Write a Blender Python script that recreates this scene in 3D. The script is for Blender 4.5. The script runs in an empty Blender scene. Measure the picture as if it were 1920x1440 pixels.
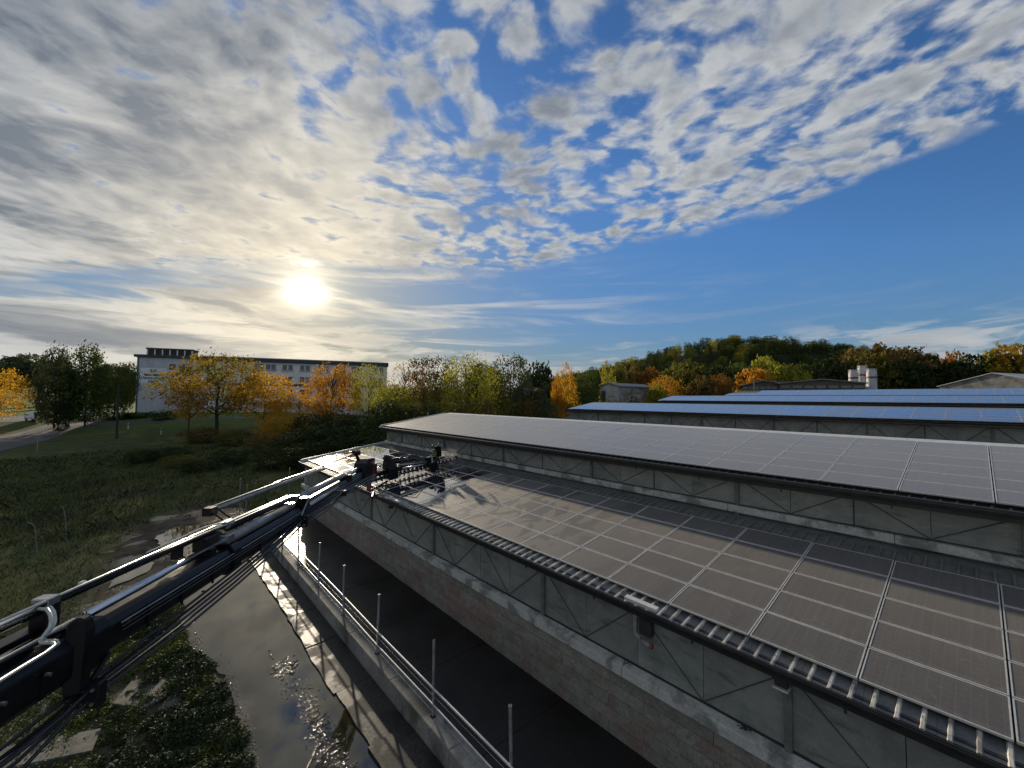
import bpy, math, random
import numpy as np
from mathutils import Vector, Matrix
R = math.radians
random.seed(7)
rng = np.random.default_rng(7)
SC = bpy.context.scene
COL = SC.collection

# ------------------------------------------------------------------ camera
F_PX, YAW, PITCH, ROLL = 769.93, R(41.59), R(2.10), R(.49)
Fv = Vector((math.sin(YAW)*math.cos(PITCH), math.cos(YAW)*math.cos(PITCH), math.sin(PITCH)))
Rv = Vector((math.cos(YAW), -math.sin(YAW), 0.0)); Uv = Rv.cross(Fv)
Rr = Rv*math.cos(ROLL) + Uv*math.sin(ROLL)
Ur = Uv*math.cos(ROLL) - Rv*math.sin(ROLL)
cam = bpy.data.cameras.new("camera"); cam.sensor_width = 36.0; cam.lens = F_PX/1920*36.0
cam.clip_start = .1; cam.clip_end = 8000
camo = bpy.data.objects.new("camera", cam); COL.objects.link(camo)
camo.matrix_world = Matrix(((Rr.x, Ur.x, -Fv.x, 0), (Rr.y, Ur.y, -Fv.y, 0), (Rr.z, Ur.z, -Fv.z, 0), (0, 0, 0, 1)))
SC.camera = camo
SC.view_settings.view_transform = 'Standard'; SC.view_settings.look = 'None'
SC.view_settings.exposure = 0.0; SC.view_settings.gamma = 1.0; SC.view_settings.use_curve_mapping = False
SC.cycles.max_bounces = 6; SC.cycles.transparent_max_bounces = 8
SC.cycles.sample_clamp_indirect = 4.0

SUN_AZ, SUN_EL = R(14.6), R(12.95)          # azimuth from +Y towards +X
SD = Vector((math.sin(SUN_AZ)*math.cos(SUN_EL), math.cos(SUN_AZ)*math.cos(SUN_EL), math.sin(SUN_EL)))

# ------------------------------------------------------------------ node helper
class NT:
    def __init__(s, tree): s.t = tree; s.n = tree.nodes; s.l = tree.links
    def new(s, typ, **kw):
        n = s.n.new(typ)
        for k, v in kw.items(): setattr(n, k, v)
        return n
    def put(s, sock, v):
        if v is None: return
        if hasattr(v, 'is_linked') or isinstance(v, bpy.types.NodeSocket): s.l.new(v, sock)
        else:
            if hasattr(sock.default_value, '__len__') and not hasattr(v, '__len__'): v = [v]*len(sock.default_value)
            if hasattr(v, '__len__') and len(sock.default_value) == 4 and len(v) == 3: v = (*v, 1)
            sock.default_value = v
    def m(s, op, a, b=None, c=None, clamp=False):
        n = s.new('ShaderNodeMath', operation=op, use_clamp=clamp)
        s.put(n.inputs[0], a); s.put(n.inputs[1], b)
        if c is not None: s.put(n.inputs[2], c)
        return n.outputs[0]
    def add(s, a, b): return s.m('ADD', a, b)
    def sub(s, a, b): return s.m('SUBTRACT', a, b)
    def mul(s, a, b): return s.m('MULTIPLY', a, b)
    def sm(s, v, a, b, o0=0.0, o1=1.0, lin=False):
        n = s.new('ShaderNodeMapRange', interpolation_type='LINEAR' if lin else 'SMOOTHSTEP')
        s.put(n.inputs['Value'], v); s.put(n.inputs['From Min'], a); s.put(n.inputs['From Max'], b)
        s.put(n.inputs['To Min'], o0); s.put(n.inputs['To Max'], o1)
        return n.outputs[0]
    def mix(s, f, a, b, blend='MIX'):
        n = s.new('ShaderNodeMix', data_type='RGBA', blend_type=blend)
        s.put(n.inputs[0], f); s.put(n.inputs[6], a); s.put(n.inputs[7], b)
        return n.outputs[2]
    def noise(s, vec, scale, detail=4, rough=.5, dist=0, out=0):
        n = s.new('ShaderNodeTexNoise'); s.put(n.inputs['Vector'], vec)
        s.put(n.inputs['Scale'], scale); n.inputs['Detail'].default_value = detail
        n.inputs['Roughness'].default_value = rough; n.inputs['Distortion'].default_value = dist
        return n.outputs[out]
    def comb(s, x, y, z=0.0):
        n = s.new('ShaderNodeCombineXYZ'); s.put(n.inputs[0], x); s.put(n.inputs[1], y); s.put(n.inputs[2], z)
        return n.outputs[0]
    def sep(s, v):
        n = s.new('ShaderNodeSeparateXYZ'); s.put(n.inputs[0], v); return n.outputs
    def vm(s, op, a, b):
        n = s.new('ShaderNodeVectorMath', operation=op); s.put(n.inputs[0], a); s.put(n.inputs[1], b)
        return n.outputs['Value'] if op == 'DOT_PRODUCT' else n.outputs[0]
    def bump(s, h, strength=.3, dist=.02):
        n = s.new('ShaderNodeBump'); s.put(n.inputs['Height'], h)
        n.inputs['Strength'].default_value = strength; n.inputs['Distance'].default_value = dist
        return n.outputs[0]

# ------------------------------------------------------------------ world: Nishita sky with clouds
W = bpy.data.worlds.new("World"); SC.world = W; W.use_nodes = True
g = NT(W.node_tree); g.n.clear()
sky = g.new('ShaderNodeTexSky', sky_type='NISHITA'); sky.sun_disc = False
sky.sun_elevation = SUN_EL; sky.sun_rotation = SUN_AZ; sky.altitude = 200
sky.air_density = 1.0; sky.dust_density = .6; sky.ozone_density = 2.2
hsv = g.new('ShaderNodeHueSaturation'); g.put(hsv.inputs['Color'], sky.outputs[0])
hsv.inputs['Saturation'].default_value = 1.12; hsv.inputs['Value'].default_value = 1.0
SKY_STR = .10
tc = g.new('ShaderNodeTexCoord'); dirv = tc.outputs['Generated']
x, y, z = g.sep(dirv)
fx, fy = math.sin(YAW), math.cos(YAW)
Dd = g.add(g.mul(x, fx), g.mul(y, fy)); Ld = g.sub(g.mul(x, fy), g.mul(y, fx))
zc = g.add(g.m('MAXIMUM', z, 0.0), .022)
U = g.m('DIVIDE', Ld, zc); V = g.m('DIVIDE', Dd, zc)
wob = g.noise(g.comb(U, V), .55, 3, .5)
wob2 = g.noise(g.comb(g.add(U, 7.3), V), 2.1, 5, .6)
wn = g.add(g.mul(g.sub(wob, .5), 1.1), g.mul(g.sub(wob2, .5), .9))
# main altocumulus bank overhead
Up = g.m('MAXIMUM', U, 0.0)
E1 = g.sub(g.sub(g.sub(3.06, V), g.mul(Up, .78)), g.mul(g.m('MAXIMUM', g.sub(U, 1.35), 0.0), 1.6))
E1 = g.add(E1, g.mul(wn, .75))
uv1 = g.comb(g.mul(U, 1.10), g.mul(V, 1.12))
warp = g.noise(uv1, 1.3, 3, .5, out=1)
uvw = g.vm('ADD', uv1, g.vm('MULTIPLY', g.vm('SUBTRACT', warp, (.5, .5, .5)), (.36, .36, 0)))
n1 = g.noise(uvw, 4.0, 10, .56, .1)
n1b = g.noise(uvw, 4.0, 1.5, .5, .1)
n2 = g.noise(uvw, 12.5, 7, .52)
vor = g.new('ShaderNodeTexVoronoi', feature='SMOOTH_F1'); g.put(vor.inputs['Vector'], g.vm('ADD', uvw, g.vm('MULTIPLY', g.noise(uvw, 6.0, 4, .6, out=1), (.16, .16, 0)))); vor.inputs['Scale'].default_value = 8.5
vor.inputs['Smoothness'].default_value = .7
cell = g.sub(.62, vor.outputs['Distance'])
tex = g.add(g.add(g.mul(n1, .56), g.mul(n2, .32)), g.mul(cell, .36))
left = g.sm(g.add(U, g.mul(g.sub(wob, .5), 1.2)), .0, -1.3)                 # unbroken towards the left
inner = g.sm(E1, .0, .9)
cover = g.add(g.mul(inner, .03), g.mul(left, .19))
cover = g.add(cover, g.mul(g.sub(wob, .5), .22))
dens1 = g.add(g.sub(tex, .497), g.add(cover, g.mul(g.sm(U, .35, .8), .035)))
a1 = g.mul(g.sm(dens1, -.085, .125), g.sm(E1, -.05, .30))
# stratus bank low in the sky, deepest on the left; worked in bearing and height
az = g.m('ARCTAN2', Ld, Dd); el = g.m('ARCSINE', z)
lo = g.comb(g.mul(az, 2.6), g.mul(el, 15.0))
w3 = g.noise(g.comb(g.mul(az, 1.6), g.mul(el, 5.0), 4.0), 1.0, 3, .5)
lo2 = g.vm('ADD', lo, g.vm('MULTIPLY', g.vm('SUBTRACT', g.noise(lo, .9, 4, .55, out=1), (.5, .5, .5)), (1.3, 1.6, 0)))
n3 = g.noise(lo2, 1.15, 9, .56, .1)
n4 = g.noise(g.vm('ADD', lo2, (9.0, 3.0, 0)), 2.1, 8, .58, .1)
elb = g.sm(az, R(-12), R(-40), R(7.2), R(12.4))
E2 = g.mul(g.sub(elb, el), 7.0)
leftl = g.sm(az, R(-14), R(-40))
E2 = g.add(E2, g.add(g.mul(g.sub(w3, .5), 1.5), g.mul(g.sub(n3, .5), 1.6)))
a2 = g.sm(g.add(g.add(g.mul(g.m('MINIMUM', E2, .5), .45), g.mul(leftl, .20)), g.sub(g.mul(g.sub(n4, .5), 1.3), .02)), -.03, .24)
a2 = g.mul(a2, g.sm(E2, -.12, .12))
a3 = g.mul(g.sm(g.add(g.add(n4, g.mul(g.sm(az, R(16), R(40)), .09)), g.mul(g.sm(el, R(5.0), R(.5)), .13)), .51, .67), g.sm(el, g.sm(az, R(5), R(45), R(7.5), R(10.5)), R(5.5)))
# thin veils and streaks around the sun and in the clear part
hi = g.comb(g.add(g.mul(az, 1.5), g.mul(el, 1.4)), g.mul(el, 15.0), 2.0)
n5 = g.noise(hi, 1.5, 8, .60, .8)
a4 = g.mul(g.mul(g.sm(n5, .46, .70), g.sm(V, 2.5, 3.2)), g.sm(az, R(34), R(-14), .10, .85))
alpha = g.m('MAXIMUM', g.m('MAXIMUM', a1, a2), g.m('MAXIMUM', a3, a4))
# how bright the cloud is: thin and broken bright, thick grey; warm towards the sun
cosang = g.m('MAXIMUM', g.vm('DOT_PRODUCT', dirv, tuple(SD)), 0.0)
ang = g.m('ARCCOSINE', g.m('MINIMUM', cosang, 1.0))
near = g.sm(ang, R(34), R(4))
soft = g.noise(g.comb(g.mul(U, .9), g.mul(V, .50)), 1.9, 7, .58, .3)
big = g.sm(g.add(soft, g.mul(g.sub(n1, .5), .28)), .36, .64)
thick = g.sm(dens1, .02, .30)
relief = g.sm(g.add(g.sub(n1, n1b), g.mul(g.sub(n2, .5), .8)), -.11, .11)                 # billows: lit edges against their shaded sides
thick = g.add(g.mul(thick, .46), g.mul(g.add(big, g.mul(left, .22)), g.sm(U, 1.6, -.8, .30, .74)))
thick = g.add(thick, g.mul(g.sub(relief, .5), g.sm(U, .2, -1.4, -.42, -.34)))
thick = g.mul(thick, g.sm(ang, R(8), R(30), .55, 1.0))
thick2 = g.sm(n3, .42, .60)
low = g.sm(el, R(15), R(13))
lowth = g.add(g.mul(thick2, g.sm(az, R(-8), R(-38), .30, .95)), g.mul(g.sub(g.sm(n4, .40, .60), .5), .35))
th = g.add(g.mul(thick, g.sub(1.0, low)), g.mul(lowth, low))
th = g.m('MULTIPLY', th, .86, clamp=True)
lit = g.mix(near, (.54, .56, .575), (.92, .84, .68))
core = g.mix(near, (.155, .185, .225), (.33, .34, .35))
ccol = g.mix(th, lit, core)
tint = g.mix(g.sm(z, .0, .30), (.86, 1.06, 1.42), (.72, 1.0, 1.36))
skc = g.mix(1.0, hsv.outputs[0], tint, 'MULTIPLY')
SKY_T = g.vm('MULTIPLY', skc, (SKY_STR,)*3)
sr, sg, sb = g.sep(SKY_T)
kk = g.m('DIVIDE', 1.0, g.add(1.0, g.mul(g.m('MAXIMUM', g.sub(sg, .22), 0.0), 2.6)))
SKY_T = g.vm('MULTIPLY', SKY_T, g.comb(kk, kk, kk))
col = g.mix(g.mul(alpha, .95), SKY_T, ccol)
# veiled sun: a small burning core that fades through thin layered cloud, and a lit cloud edge just above it
daz = g.mul(g.sub(az, SUN_AZ-YAW), math.cos(SUN_EL)); de = g.sub(el, SUN_EL)
def blob(de_, sx, sy, wobble):
    q = g.m('SQRT', g.add(g.m('POWER', g.m('DIVIDE', daz, sx), 2.0), g.m('POWER', g.m('DIVIDE', de_, sy), 2.0)))
    return g.m('MAXIMUM', g.add(q, wobble), 0.0)
veil = g.mul(g.sub(n4, .5), 2.2)
core_ = g.mul(g.m('EXPONENT', g.mul(blob(de, R(1.25), R(.85), veil), -1.2)), 5.5)
glow = g.m('EXPONENT', g.mul(blob(de, R(6.5), R(4.6), g.mul(veil, .3)), -1.0))
rim = g.mul(g.m('EXPONENT', g.mul(blob(g.sub(de, R(3.4)), R(1.6), R(.55), g.mul(g.sub(n2, .5), 3.0)), -1.3)), 1.1)
halo = g.add(g.mul(glow, .42), g.mul(g.m('POWER', cosang, 30.0), .07))
col = g.mix(1.0, col, g.vm('MULTIPLY', g.comb(halo, halo, halo), (1.0, .74, .36)), 'ADD')
disc = g.add(core_, rim)
col = g.mix(1.0, col, g.vm('MULTIPLY', g.comb(disc, disc, disc), (1.0, .90, .66)), 'ADD')
bg = g.new('ShaderNodeBackground'); g.put(bg.inputs[0], col); bg.inputs[1].default_value = 1.0
wo = g.new('ShaderNodeOutputWorld'); g.l.new(bg.outputs[0], wo.inputs[0])

sl = bpy.data.lights.new("sun", 'SUN'); sl.energy = 5.0; sl.angle = R(.9); sl.color = (1.0, .86, .66)
so = bpy.data.objects.new("sun", sl); COL.objects.link(so)
so.rotation_euler = (-SD).to_track_quat('-Z', 'Y').to_euler()

# ------------------------------------------------------------------ scene helpers
def at(px, py, D):
    """a place D metres ahead of the viewpoint"""
    return (Rr*(px-960) - Ur*(py-720) + Fv*F_PX)*(D/F_PX)

def tag(o, label=None, cat=None, group=None, kind=None):
    if label: o['label'] = label
    if cat: o['category'] = cat
    if group: o['group'] = group
    if kind: o['kind'] = kind
    return o

class MB:
    def __init__(s): s.v = []; s.f = []; s.mi = []
    def face(s, pts, mi=0):
        b = len(s.v); s.v += [tuple(p) for p in pts]; s.f.append(tuple(range(b, b+len(pts)))); s.mi.append(mi)
    def raw(s, vs, fs, mi=0):
        b = len(s.v); s.v += [tuple(p) for p in vs]; s.f += [tuple(i+b for i in f) for f in fs]; s.mi += [mi]*len(fs)
    def hexa(s, p, mi=0):            # eight corners: bottom 0-3 ccw, top 4-7
        s.raw(p, [(3, 2, 1, 0), (4, 5, 6, 7), (0, 1, 5, 4), (1, 2, 6, 5), (2, 3, 7, 6), (3, 0, 4, 7)], mi)
    def box(s, x0, x1, y0, y1, z0, z1, mi=0):
        s.hexa([(x0, y0, z0), (x1, y0, z0), (x1, y1, z0), (x0, y1, z0), (x0, y0, z1), (x1, y0, z1), (x1, y1, z1), (x0, y1, z1)], mi)
    def obox(s, c, a, b, d, mi=0):   # centre and three half-axis vectors
        c, a, b, d = Vector(c), Vector(a), Vector(b), Vector(d)
        s.hexa([c-a-b-d, c+a-b-d, c+a+b-d, c-a+b-d, c-a-b+d, c+a-b+d, c+a+b+d, c-a+b+d], mi)
    def tube(s, pts, r, n=8, mi=0, cap=True):
        pts = [Vector(p) for p in pts]; rs = r if hasattr(r, '__len__') else [r]*len(pts)
        b = len(s.v); prev = None
        for i, p in enumerate(pts):
            d = (pts[min(i+1, len(pts)-1)] - pts[max(i-1, 0)]).normalized()
            if prev is None:
                a = d.cross(Vector((0, 0, 1)))
                if a.length < .1: a = d.cross(Vector((0, 1, 0)))
            else: a = prev - d*prev.dot(d)
            a.normalize(); prev = a; c = d.cross(a)
            for k in range(n):
                t = 2*math.pi*k/n; s.v.append(tuple(p + (a*math.cos(t)+c*math.sin(t))*rs[i]))
        for i in range(len(pts)-1):
            for k in range(n):
                k2 = (k+1) % n; s.f.append((b+i*n+k, b+i*n+k2, b+(i+1)*n+k2, b+(i+1)*n+k)); s.mi.append(mi)
        if cap:
            s.f.append(tuple(b+k for k in range(n))[::-1]); s.f.append(tuple(b+(len(pts)-1)*n+k for k in range(n))); s.mi += [mi, mi]
    def mesh(s, name, mats, smooth=False):
        me = bpy.data.meshes.new(name); me.from_pydata(s.v, [], s.f)
        for m_ in (mats if isinstance(mats, (list, tuple)) else [mats]): me.materials.append(m_)
        me.polygons.foreach_set('material_index', s.mi)
        if smooth: me.polygons.foreach_set('use_smooth', [True]*len(s.f))
        me.update(); return me
    def build(s, name, mats, parent=None, smooth=False, bevel=0):
        o = bpy.data.objects.new(name, s.mesh(name, mats, smooth)); COL.objects.link(o)
        if parent is not None: o.parent = parent
        if bevel:
            b = o.modifiers.new('bevel', 'BEVEL'); b.width = bevel; b.segments = 1; b.limit_method = 'ANGLE'
        return o

def empty(name, loc=(0, 0, 0), rz=0):
    o = bpy.data.objects.new(name, None); COL.objects.link(o); o.location = loc; o.rotation_euler = (0, 0, rz)
    o.empty_display_size = .3; return o
def inst(me, name, loc, parent=None, rot=(0, 0, 0), scale=(1, 1, 1), mat=None):
    o = bpy.data.objects.new(name, me); COL.objects.link(o); o.location = loc; o.rotation_euler = rot; o.scale = scale
    if parent is not None: o.parent = parent
    if mat is not None: o.material_slots[0].link = 'OBJECT'; o.material_slots[0].material = mat
    return o

def mat(name, base=(.5, .5, .5), rough=.6, metal=0.0, spec=.5, fn=None):
    m_ = bpy.data.materials.new(name); m_.use_nodes = True
    t = NT(m_.node_tree); bs = t.n['Principled BSDF']
    bs.inputs['Base Color'].default_value = (*base, 1); bs.inputs['Roughness'].default_value = rough
    bs.inputs['Metallic'].default_value = metal; bs.inputs['Specular IOR Level'].default_value = spec
    if fn: fn(t, bs)
    return m_
def geo(t): return t.new('ShaderNodeNewGeometry').outputs['Position']
def objc(t): return t.new('ShaderNodeTexCoord').outputs['Object']
def mottled(name, c1, c2, scale=3, rough=.7, bumpk=.3, bd=.01, c3=None, sc3=.6, metal=0, r2=None, perobj=0):
    def fn(t, bs):
        p = geo(t); n = t.noise(p, scale, 6, .6); nf = t.noise(p, scale*9, 4, .6)
        c = t.mix(t.sm(n, .32, .68), c1, c2)
        if c3: c = t.mix(t.sm(t.noise(p, sc3, 4, .6, .5), .46, .62), c, c3)
        if perobj:
            rnd = t.new('ShaderNodeObjectInfo').outputs['Random']
            c = t.mix(1.0, c, t.comb(*[t.sm(rnd, 0, 1, 1-perobj, 1+perobj, lin=True)]*3), 'MULTIPLY')
        c = t.mix(1.0, c, t.comb(*[t.sm(nf, .2, .8, .8, 1.2)]*3), 'MULTIPLY')
        t.put(bs.inputs['Base Color'], c)
        if r2 is not None: t.put(bs.inputs['Roughness'], t.sm(n, .3, .7, rough, r2))
        t.put(bs.inputs['Normal'], t.bump(t.add(n, t.mul(nf, .5)), bumpk, bd))
    return mat(name, c1, rough, metal, fn=fn)

# ------------------------------------------------------------------ terrain
def sst(v, a, b):
    t = np.clip((np.asarray(v, float)-a)/(b-a), 0, 1); return t*t*(3-2*t)
CY, SY = math.cos(YAW), math.sin(YAW)
def T(x, y):
    x = np.asarray(x, float); y = np.asarray(y, float)
    D = x*SY + y*CY; L = x*CY - y*SY
    z = -8.17 + 0*x
    z = z + 1.35*sst(D, 24, 50)*sst(L, -4, -22)
    z = z + 2.0*sst(D, 58, 95)*sst(L, -4, -26)
    z = z + 1.0*sst(D, 50, 84)*sst(L, -35, -60)
    z = z + 16.0*sst(D, 120, 330)*sst(L, -90, -260)
    z = z + 3.0*sst(D, 130, 260)*sst(L, -80, 0)
    r = np.hypot(x, y)
    z = z + .12*np.sin(x*.31+1.3)*np.cos(y*.27)*sst(r, 24, 40)
    ax = np.where(D > 1, L/np.maximum(D, 1), 9.0)              # tangent of the bearing from the view axis
    prof = np.interp(ax, [-.02, .06, .16, .26, .34, .42, .50, .58, .66, .76, .86, 1.0, 1.4], [.05, .18, .34, .52, .70, .88, .98, 1.0, .97, .93, .82, .72, .6])
    z = z + 62.0*prof*sst(D, 250, 455)*(1-.35*sst(D, 480, 900))
    z = z + 6*sst(D, 300, 900)
    return z
TZ = lambda x, y: float(T(x, y))
def onground(px, D, off=0.0):
    """place on the terrain seen in direction px, D metres ahead"""
    p = at(px, 740, D); return Vector((p.x, p.y, TZ(p.x, p.y)+off))

def mat_ground():
    def fn(t, bs):
        p = geo(t); X, Y, Z = t.sep(p)
        Dd = t.add(t.mul(X, SY), t.mul(Y, CY)); Ll = t.sub(t.mul(X, CY), t.mul(Y, SY))
        nb = t.noise(p, .12, 5, .6, .4); nm = t.noise(p, .9, 6, .65); nf = t.noise(p, 9, 5, .65)
        g1 = t.mix(t.sm(nm, .35, .65), (.042, .056, .020), (.080, .094, .032))
        g1 = t.mix(t.sm(nb, .52, .66), g1, (.13, .12, .036))
        g1 = t.mix(t.sm(nb, .44, .34), g1, (.050, .042, .024))
        far = t.mul(t.sm(Dd, 62, 90), t.sm(Ll, -40, -58))
        g1 = t.mix(far, g1, t.mix(t.sm(nb, .4, .6), (.10, .17, .018), (.07, .12, .018)))
        hill = t.sm(Dd, 230, 300); g1 = t.mix(hill, g1, (.035, .04, .018))  # hill ground coloured dark to paint in shadow between the trees
        # trodden, wet silt where the washing water runs off
        mx = t.m('DIVIDE', t.sub(X, 2.4), 3.6); my = t.m('DIVIDE', t.sub(Y, 29.5), 9.0)
        rr = t.m('SQRT', t.add(t.m('POWER', mx, 2.0), t.m('POWER', my, 2.0)))
        mud = t.sm(t.add(rr, t.mul(t.sub(nm, .5), .8)), 1.15, .85)
        mud2 = t.mul(t.sm(t.add(X, t.mul(t.sub(nm, .5), 2.0)), -2.6, -1.2), t.sm(Y, 31, 24))
        mud = t.m('MAXIMUM', mud, t.mul(mud2, .8))
        mc = t.mix(t.sm(nm, .4, .6), (.045, .038, .026), (.10, .085, .060))
        c = t.mix(mud, g1, mc)
        c = t.mix(1.0, c, t.comb(*[t.sm(nf, .25, .75, .65, 1.35)]*3), 'MULTIPLY')
        t.put(bs.inputs['Base Color'], c)
        wet = t.mul(mud, t.sm(t.noise(p, .45, 5, .6, .6), .50, .60))
        t.put(bs.inputs['Roughness'], t.sm(wet, 0, 1, .95, .12))
        bs.inputs['Specular IOR Level'].default_value = .12
        b = t.new('ShaderNodeBump'); b.inputs['Distance'].default_value = .12
        t.put(b.inputs['Height'], t.add(nm, t.mul(nf, .5))); t.put(b.inputs['Strength'], t.sm(wet, 0, 1, .8, .12))
        t.put(bs.inputs['Normal'], b.outputs[0])
    return mat('ground_material', fn=fn)

def polar_ground():
    rs = np.concatenate([np.linspace(0, 40, 81), np.geomspace(40.8, 420, 90)[0:], np.geomspace(428, 3500, 50)])
    na = 420; th = np.linspace(YAW-R(105), YAW+R(105), na)
    Rg, Tg = np.meshgrid(rs, th, indexing='ij')
    X = Rg*np.sin(Tg); Y = Rg*np.cos(Tg)-0.0
    X = X - 8*SY; Y = Y - 8*CY                                     # the fan starts behind the viewpoint
    Z = T(X, Y)
    v = np.stack([X.ravel(), Y.ravel(), Z.ravel()], 1)
    i = np.arange(len(rs)-1)[:, None]*na + np.arange(na-1)[None]
    f = np.stack([i, i+1, i+na+1, i+na], -1).reshape(-1, 4)[:, ::-1]
    me = bpy.data.meshes.new('ground'); me.from_pydata(v.tolist(), [], f.tolist())
    me.polygons.foreach_set('use_smooth', [True]*len(f)); me.materials.append(mat_ground()); me.update()
    o = bpy.data.objects.new('ground', me); COL.objects.link(o); tag(o, kind='structure')
polar_ground()

# ------------------------------------------------------------------ road and path
m_asph = mottled('asphalt', (.050, .051, .053), (.075, .075, .075), 2.0, .85, .2, .01, c3=(.10, .095, .085), sc3=.25)
m_path = mottled('pale_path', (.11, .105, .095), (.16, .15, .135), 1.5, .8, .2, .01)
def ribbon(name, pts, widths, m_, off=.03, n=10):
    P = [onground(px, D) for px, D in pts]; b = MB(); rows = []
    for k in range(len(P)-1):
        for j in range(n):
            t = j/n; p = P[k].lerp(P[k+1], t); w = widths[k]*(1-t)+widths[k+1]*t
            rows.append((p, w))
    rows.append((P[-1], widths[-1])); prev = None
    for i, (p, w) in enumerate(rows):
        q = rows[min(i+1, len(rows)-1)][0]-rows[max(i-1, 0)][0]; s_ = Vector((-q.y, q.x, 0)).normalized()
        ring = []
        for u in (-.5, -.25, 0, .25, .5):
            c = p + s_*w*u; ring.append((c.x, c.y, TZ(c.x, c.y)+off))
        if prev:
            for a in range(4): b.face([prev[a], prev[a+1], ring[a+1], ring[a]])
        prev = ring
    return tag(b.build(name, m_), kind='structure')
ribbon('road', [(-330, 36), (-150, 44), (-20, 55), (90, 68), (230, 76), (400, 82), (560, 88), (720, 96)], [10, 9.5, 9, 6.5, 4.2, 3.6, 3.4, 3.4], m_asph)
ribbon('driveway', [(60, 64), (110, 70), (150, 78), (170, 92), (140, 104)], [5, 7, 6, 7, 6], m_path, .05)
ribbon('track', [(860, 100), (960, 104), (1060, 108)], [4, 4, 4], m_path, .05)
ribbon('car_park', [(-120, 78), (20, 79), (120, 82)], [9, 13, 10], m_asph, .04)

# ------------------------------------------------------------------ yard floor, water, slabs
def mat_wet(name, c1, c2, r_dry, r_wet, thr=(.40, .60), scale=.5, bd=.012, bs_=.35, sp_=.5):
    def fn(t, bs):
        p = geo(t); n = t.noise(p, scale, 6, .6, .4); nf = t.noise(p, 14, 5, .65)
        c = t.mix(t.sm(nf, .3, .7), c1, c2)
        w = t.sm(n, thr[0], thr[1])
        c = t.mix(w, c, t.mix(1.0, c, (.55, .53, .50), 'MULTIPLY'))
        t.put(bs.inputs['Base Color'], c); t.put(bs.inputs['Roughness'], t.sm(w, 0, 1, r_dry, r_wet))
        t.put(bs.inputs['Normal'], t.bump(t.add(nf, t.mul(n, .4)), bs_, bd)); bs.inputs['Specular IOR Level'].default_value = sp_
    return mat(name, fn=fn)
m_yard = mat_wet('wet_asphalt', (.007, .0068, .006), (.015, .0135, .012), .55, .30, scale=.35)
m_slab = mat_wet('wet_concrete', (.034, .033, .030), (.060, .058, .052), .72, .42, (.42, .58), .9, sp_=.16)
m_conc = mottled('weathered_concrete', (.17, .165, .145), (.25, .24, .215), 1.2, .85, .4, .01, c3=(.085, .085, .07), sc3=.9)
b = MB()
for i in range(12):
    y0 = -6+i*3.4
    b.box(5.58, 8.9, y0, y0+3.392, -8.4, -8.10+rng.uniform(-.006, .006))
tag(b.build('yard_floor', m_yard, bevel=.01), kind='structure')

def mat_water():
    def fn(t, bs):
        p = geo(t); n = t.noise(p, .8, 4, .5, .3)
        t.put(bs.inputs['Base Color'], t.mix(t.sm(n, .4, .6), (.044, .035, .012), (.028, .025, .012)))
        bs.inputs['Roughness'].default_value = .03; bs.inputs['Specular IOR Level'].default_value = 1.0
        t.put(bs.inputs['Normal'], t.bump(t.noise(p, 3.0, 3, .5), .08, .01))
    return mat('muddy_water', fn=fn)
m_water = mat_water()
def puddle(name, pts, z, jit=.12):
    out = []
    for i, p in enumerate(pts):
        q = pts[(i+1) % len(pts)]; n = max(2, int(math.hypot(q[0]-p[0], q[1]-p[1])/.25))
        for k in range(n):
            t = k/n; out.append((p[0]+(q[0]-p[0])*t+rng.normal(0, jit*.5), p[1]+(q[1]-p[1])*t+rng.normal(0, jit*.5), z))
    b = MB(); b.face(out); return tag(b.build(name, m_water), kind='structure')
puddle('water', [(4.35, 2), (4.35, 24.2), (2.6, 24.8), (1.3, 23.2), (1.1, 20.6), (1.22, 17.7), (1.9, 14.7), (1.95, 13), (1.86, 10.8), (1.9, 8), (1.8, 2)], -8.135)
puddle('water', [(3.9, 25.5), (4.3, 29), (3.4, 32.5), (1.5, 33.3), (.6, 31.5), (.9, 28.2), (2.0, 26.3)], -8.125)
puddle('water', [(-1.0, 24.5), (.3, 25.6), (.5, 27), (-.8, 26.8)], -8.125)
# silt clods and floating debris
ico_v, ico_f = [], []
ph = (1+5**.5)/2
for a in (-1, 1):
    for c in (-ph, ph): ico_v += [(0, a, c), (a, c, 0), (c, 0, a)]
ico_v = np.array(ico_v)/1.9
for i in range(12):
    for j in range(i+1, 12):
        for k in range(j+1, 12):
            d = [np.linalg.norm(ico_v[a]-ico_v[b_]) for a, b_ in ((i, j), (j, k), (i, k))]
            if max(d) < 1.2:
                nrm = np.cross(ico_v[j]-ico_v[i], ico_v[k]-ico_v[i]); ico_f.append((i, j, k) if nrm@(ico_v[i]+ico_v[j]+ico_v[k]) > 0 else (i, k, j))
m_silt = mottled('wet_silt', (.030, .024, .018), (.075, .062, .045), 14, .16, .6, .02, r2=.05)
def clods(name, centres, label=None):
    b = MB()
    for (cx, cy, sx, sy, n, s0) in centres:
        for _ in range(n):
            p = np.array([cx+rng.normal(0, sx), cy+rng.normal(0, sy), -8.135]); s_ = s0*rng.uniform(.35, 1.5)
            b.raw((ico_v*rng.uniform(.6, 1.4, (12, 3))*[s_, s_, s_*.55]+p).tolist(), ico_f)
    return tag(b.build(name, m_silt), kind='stuff')
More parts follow.
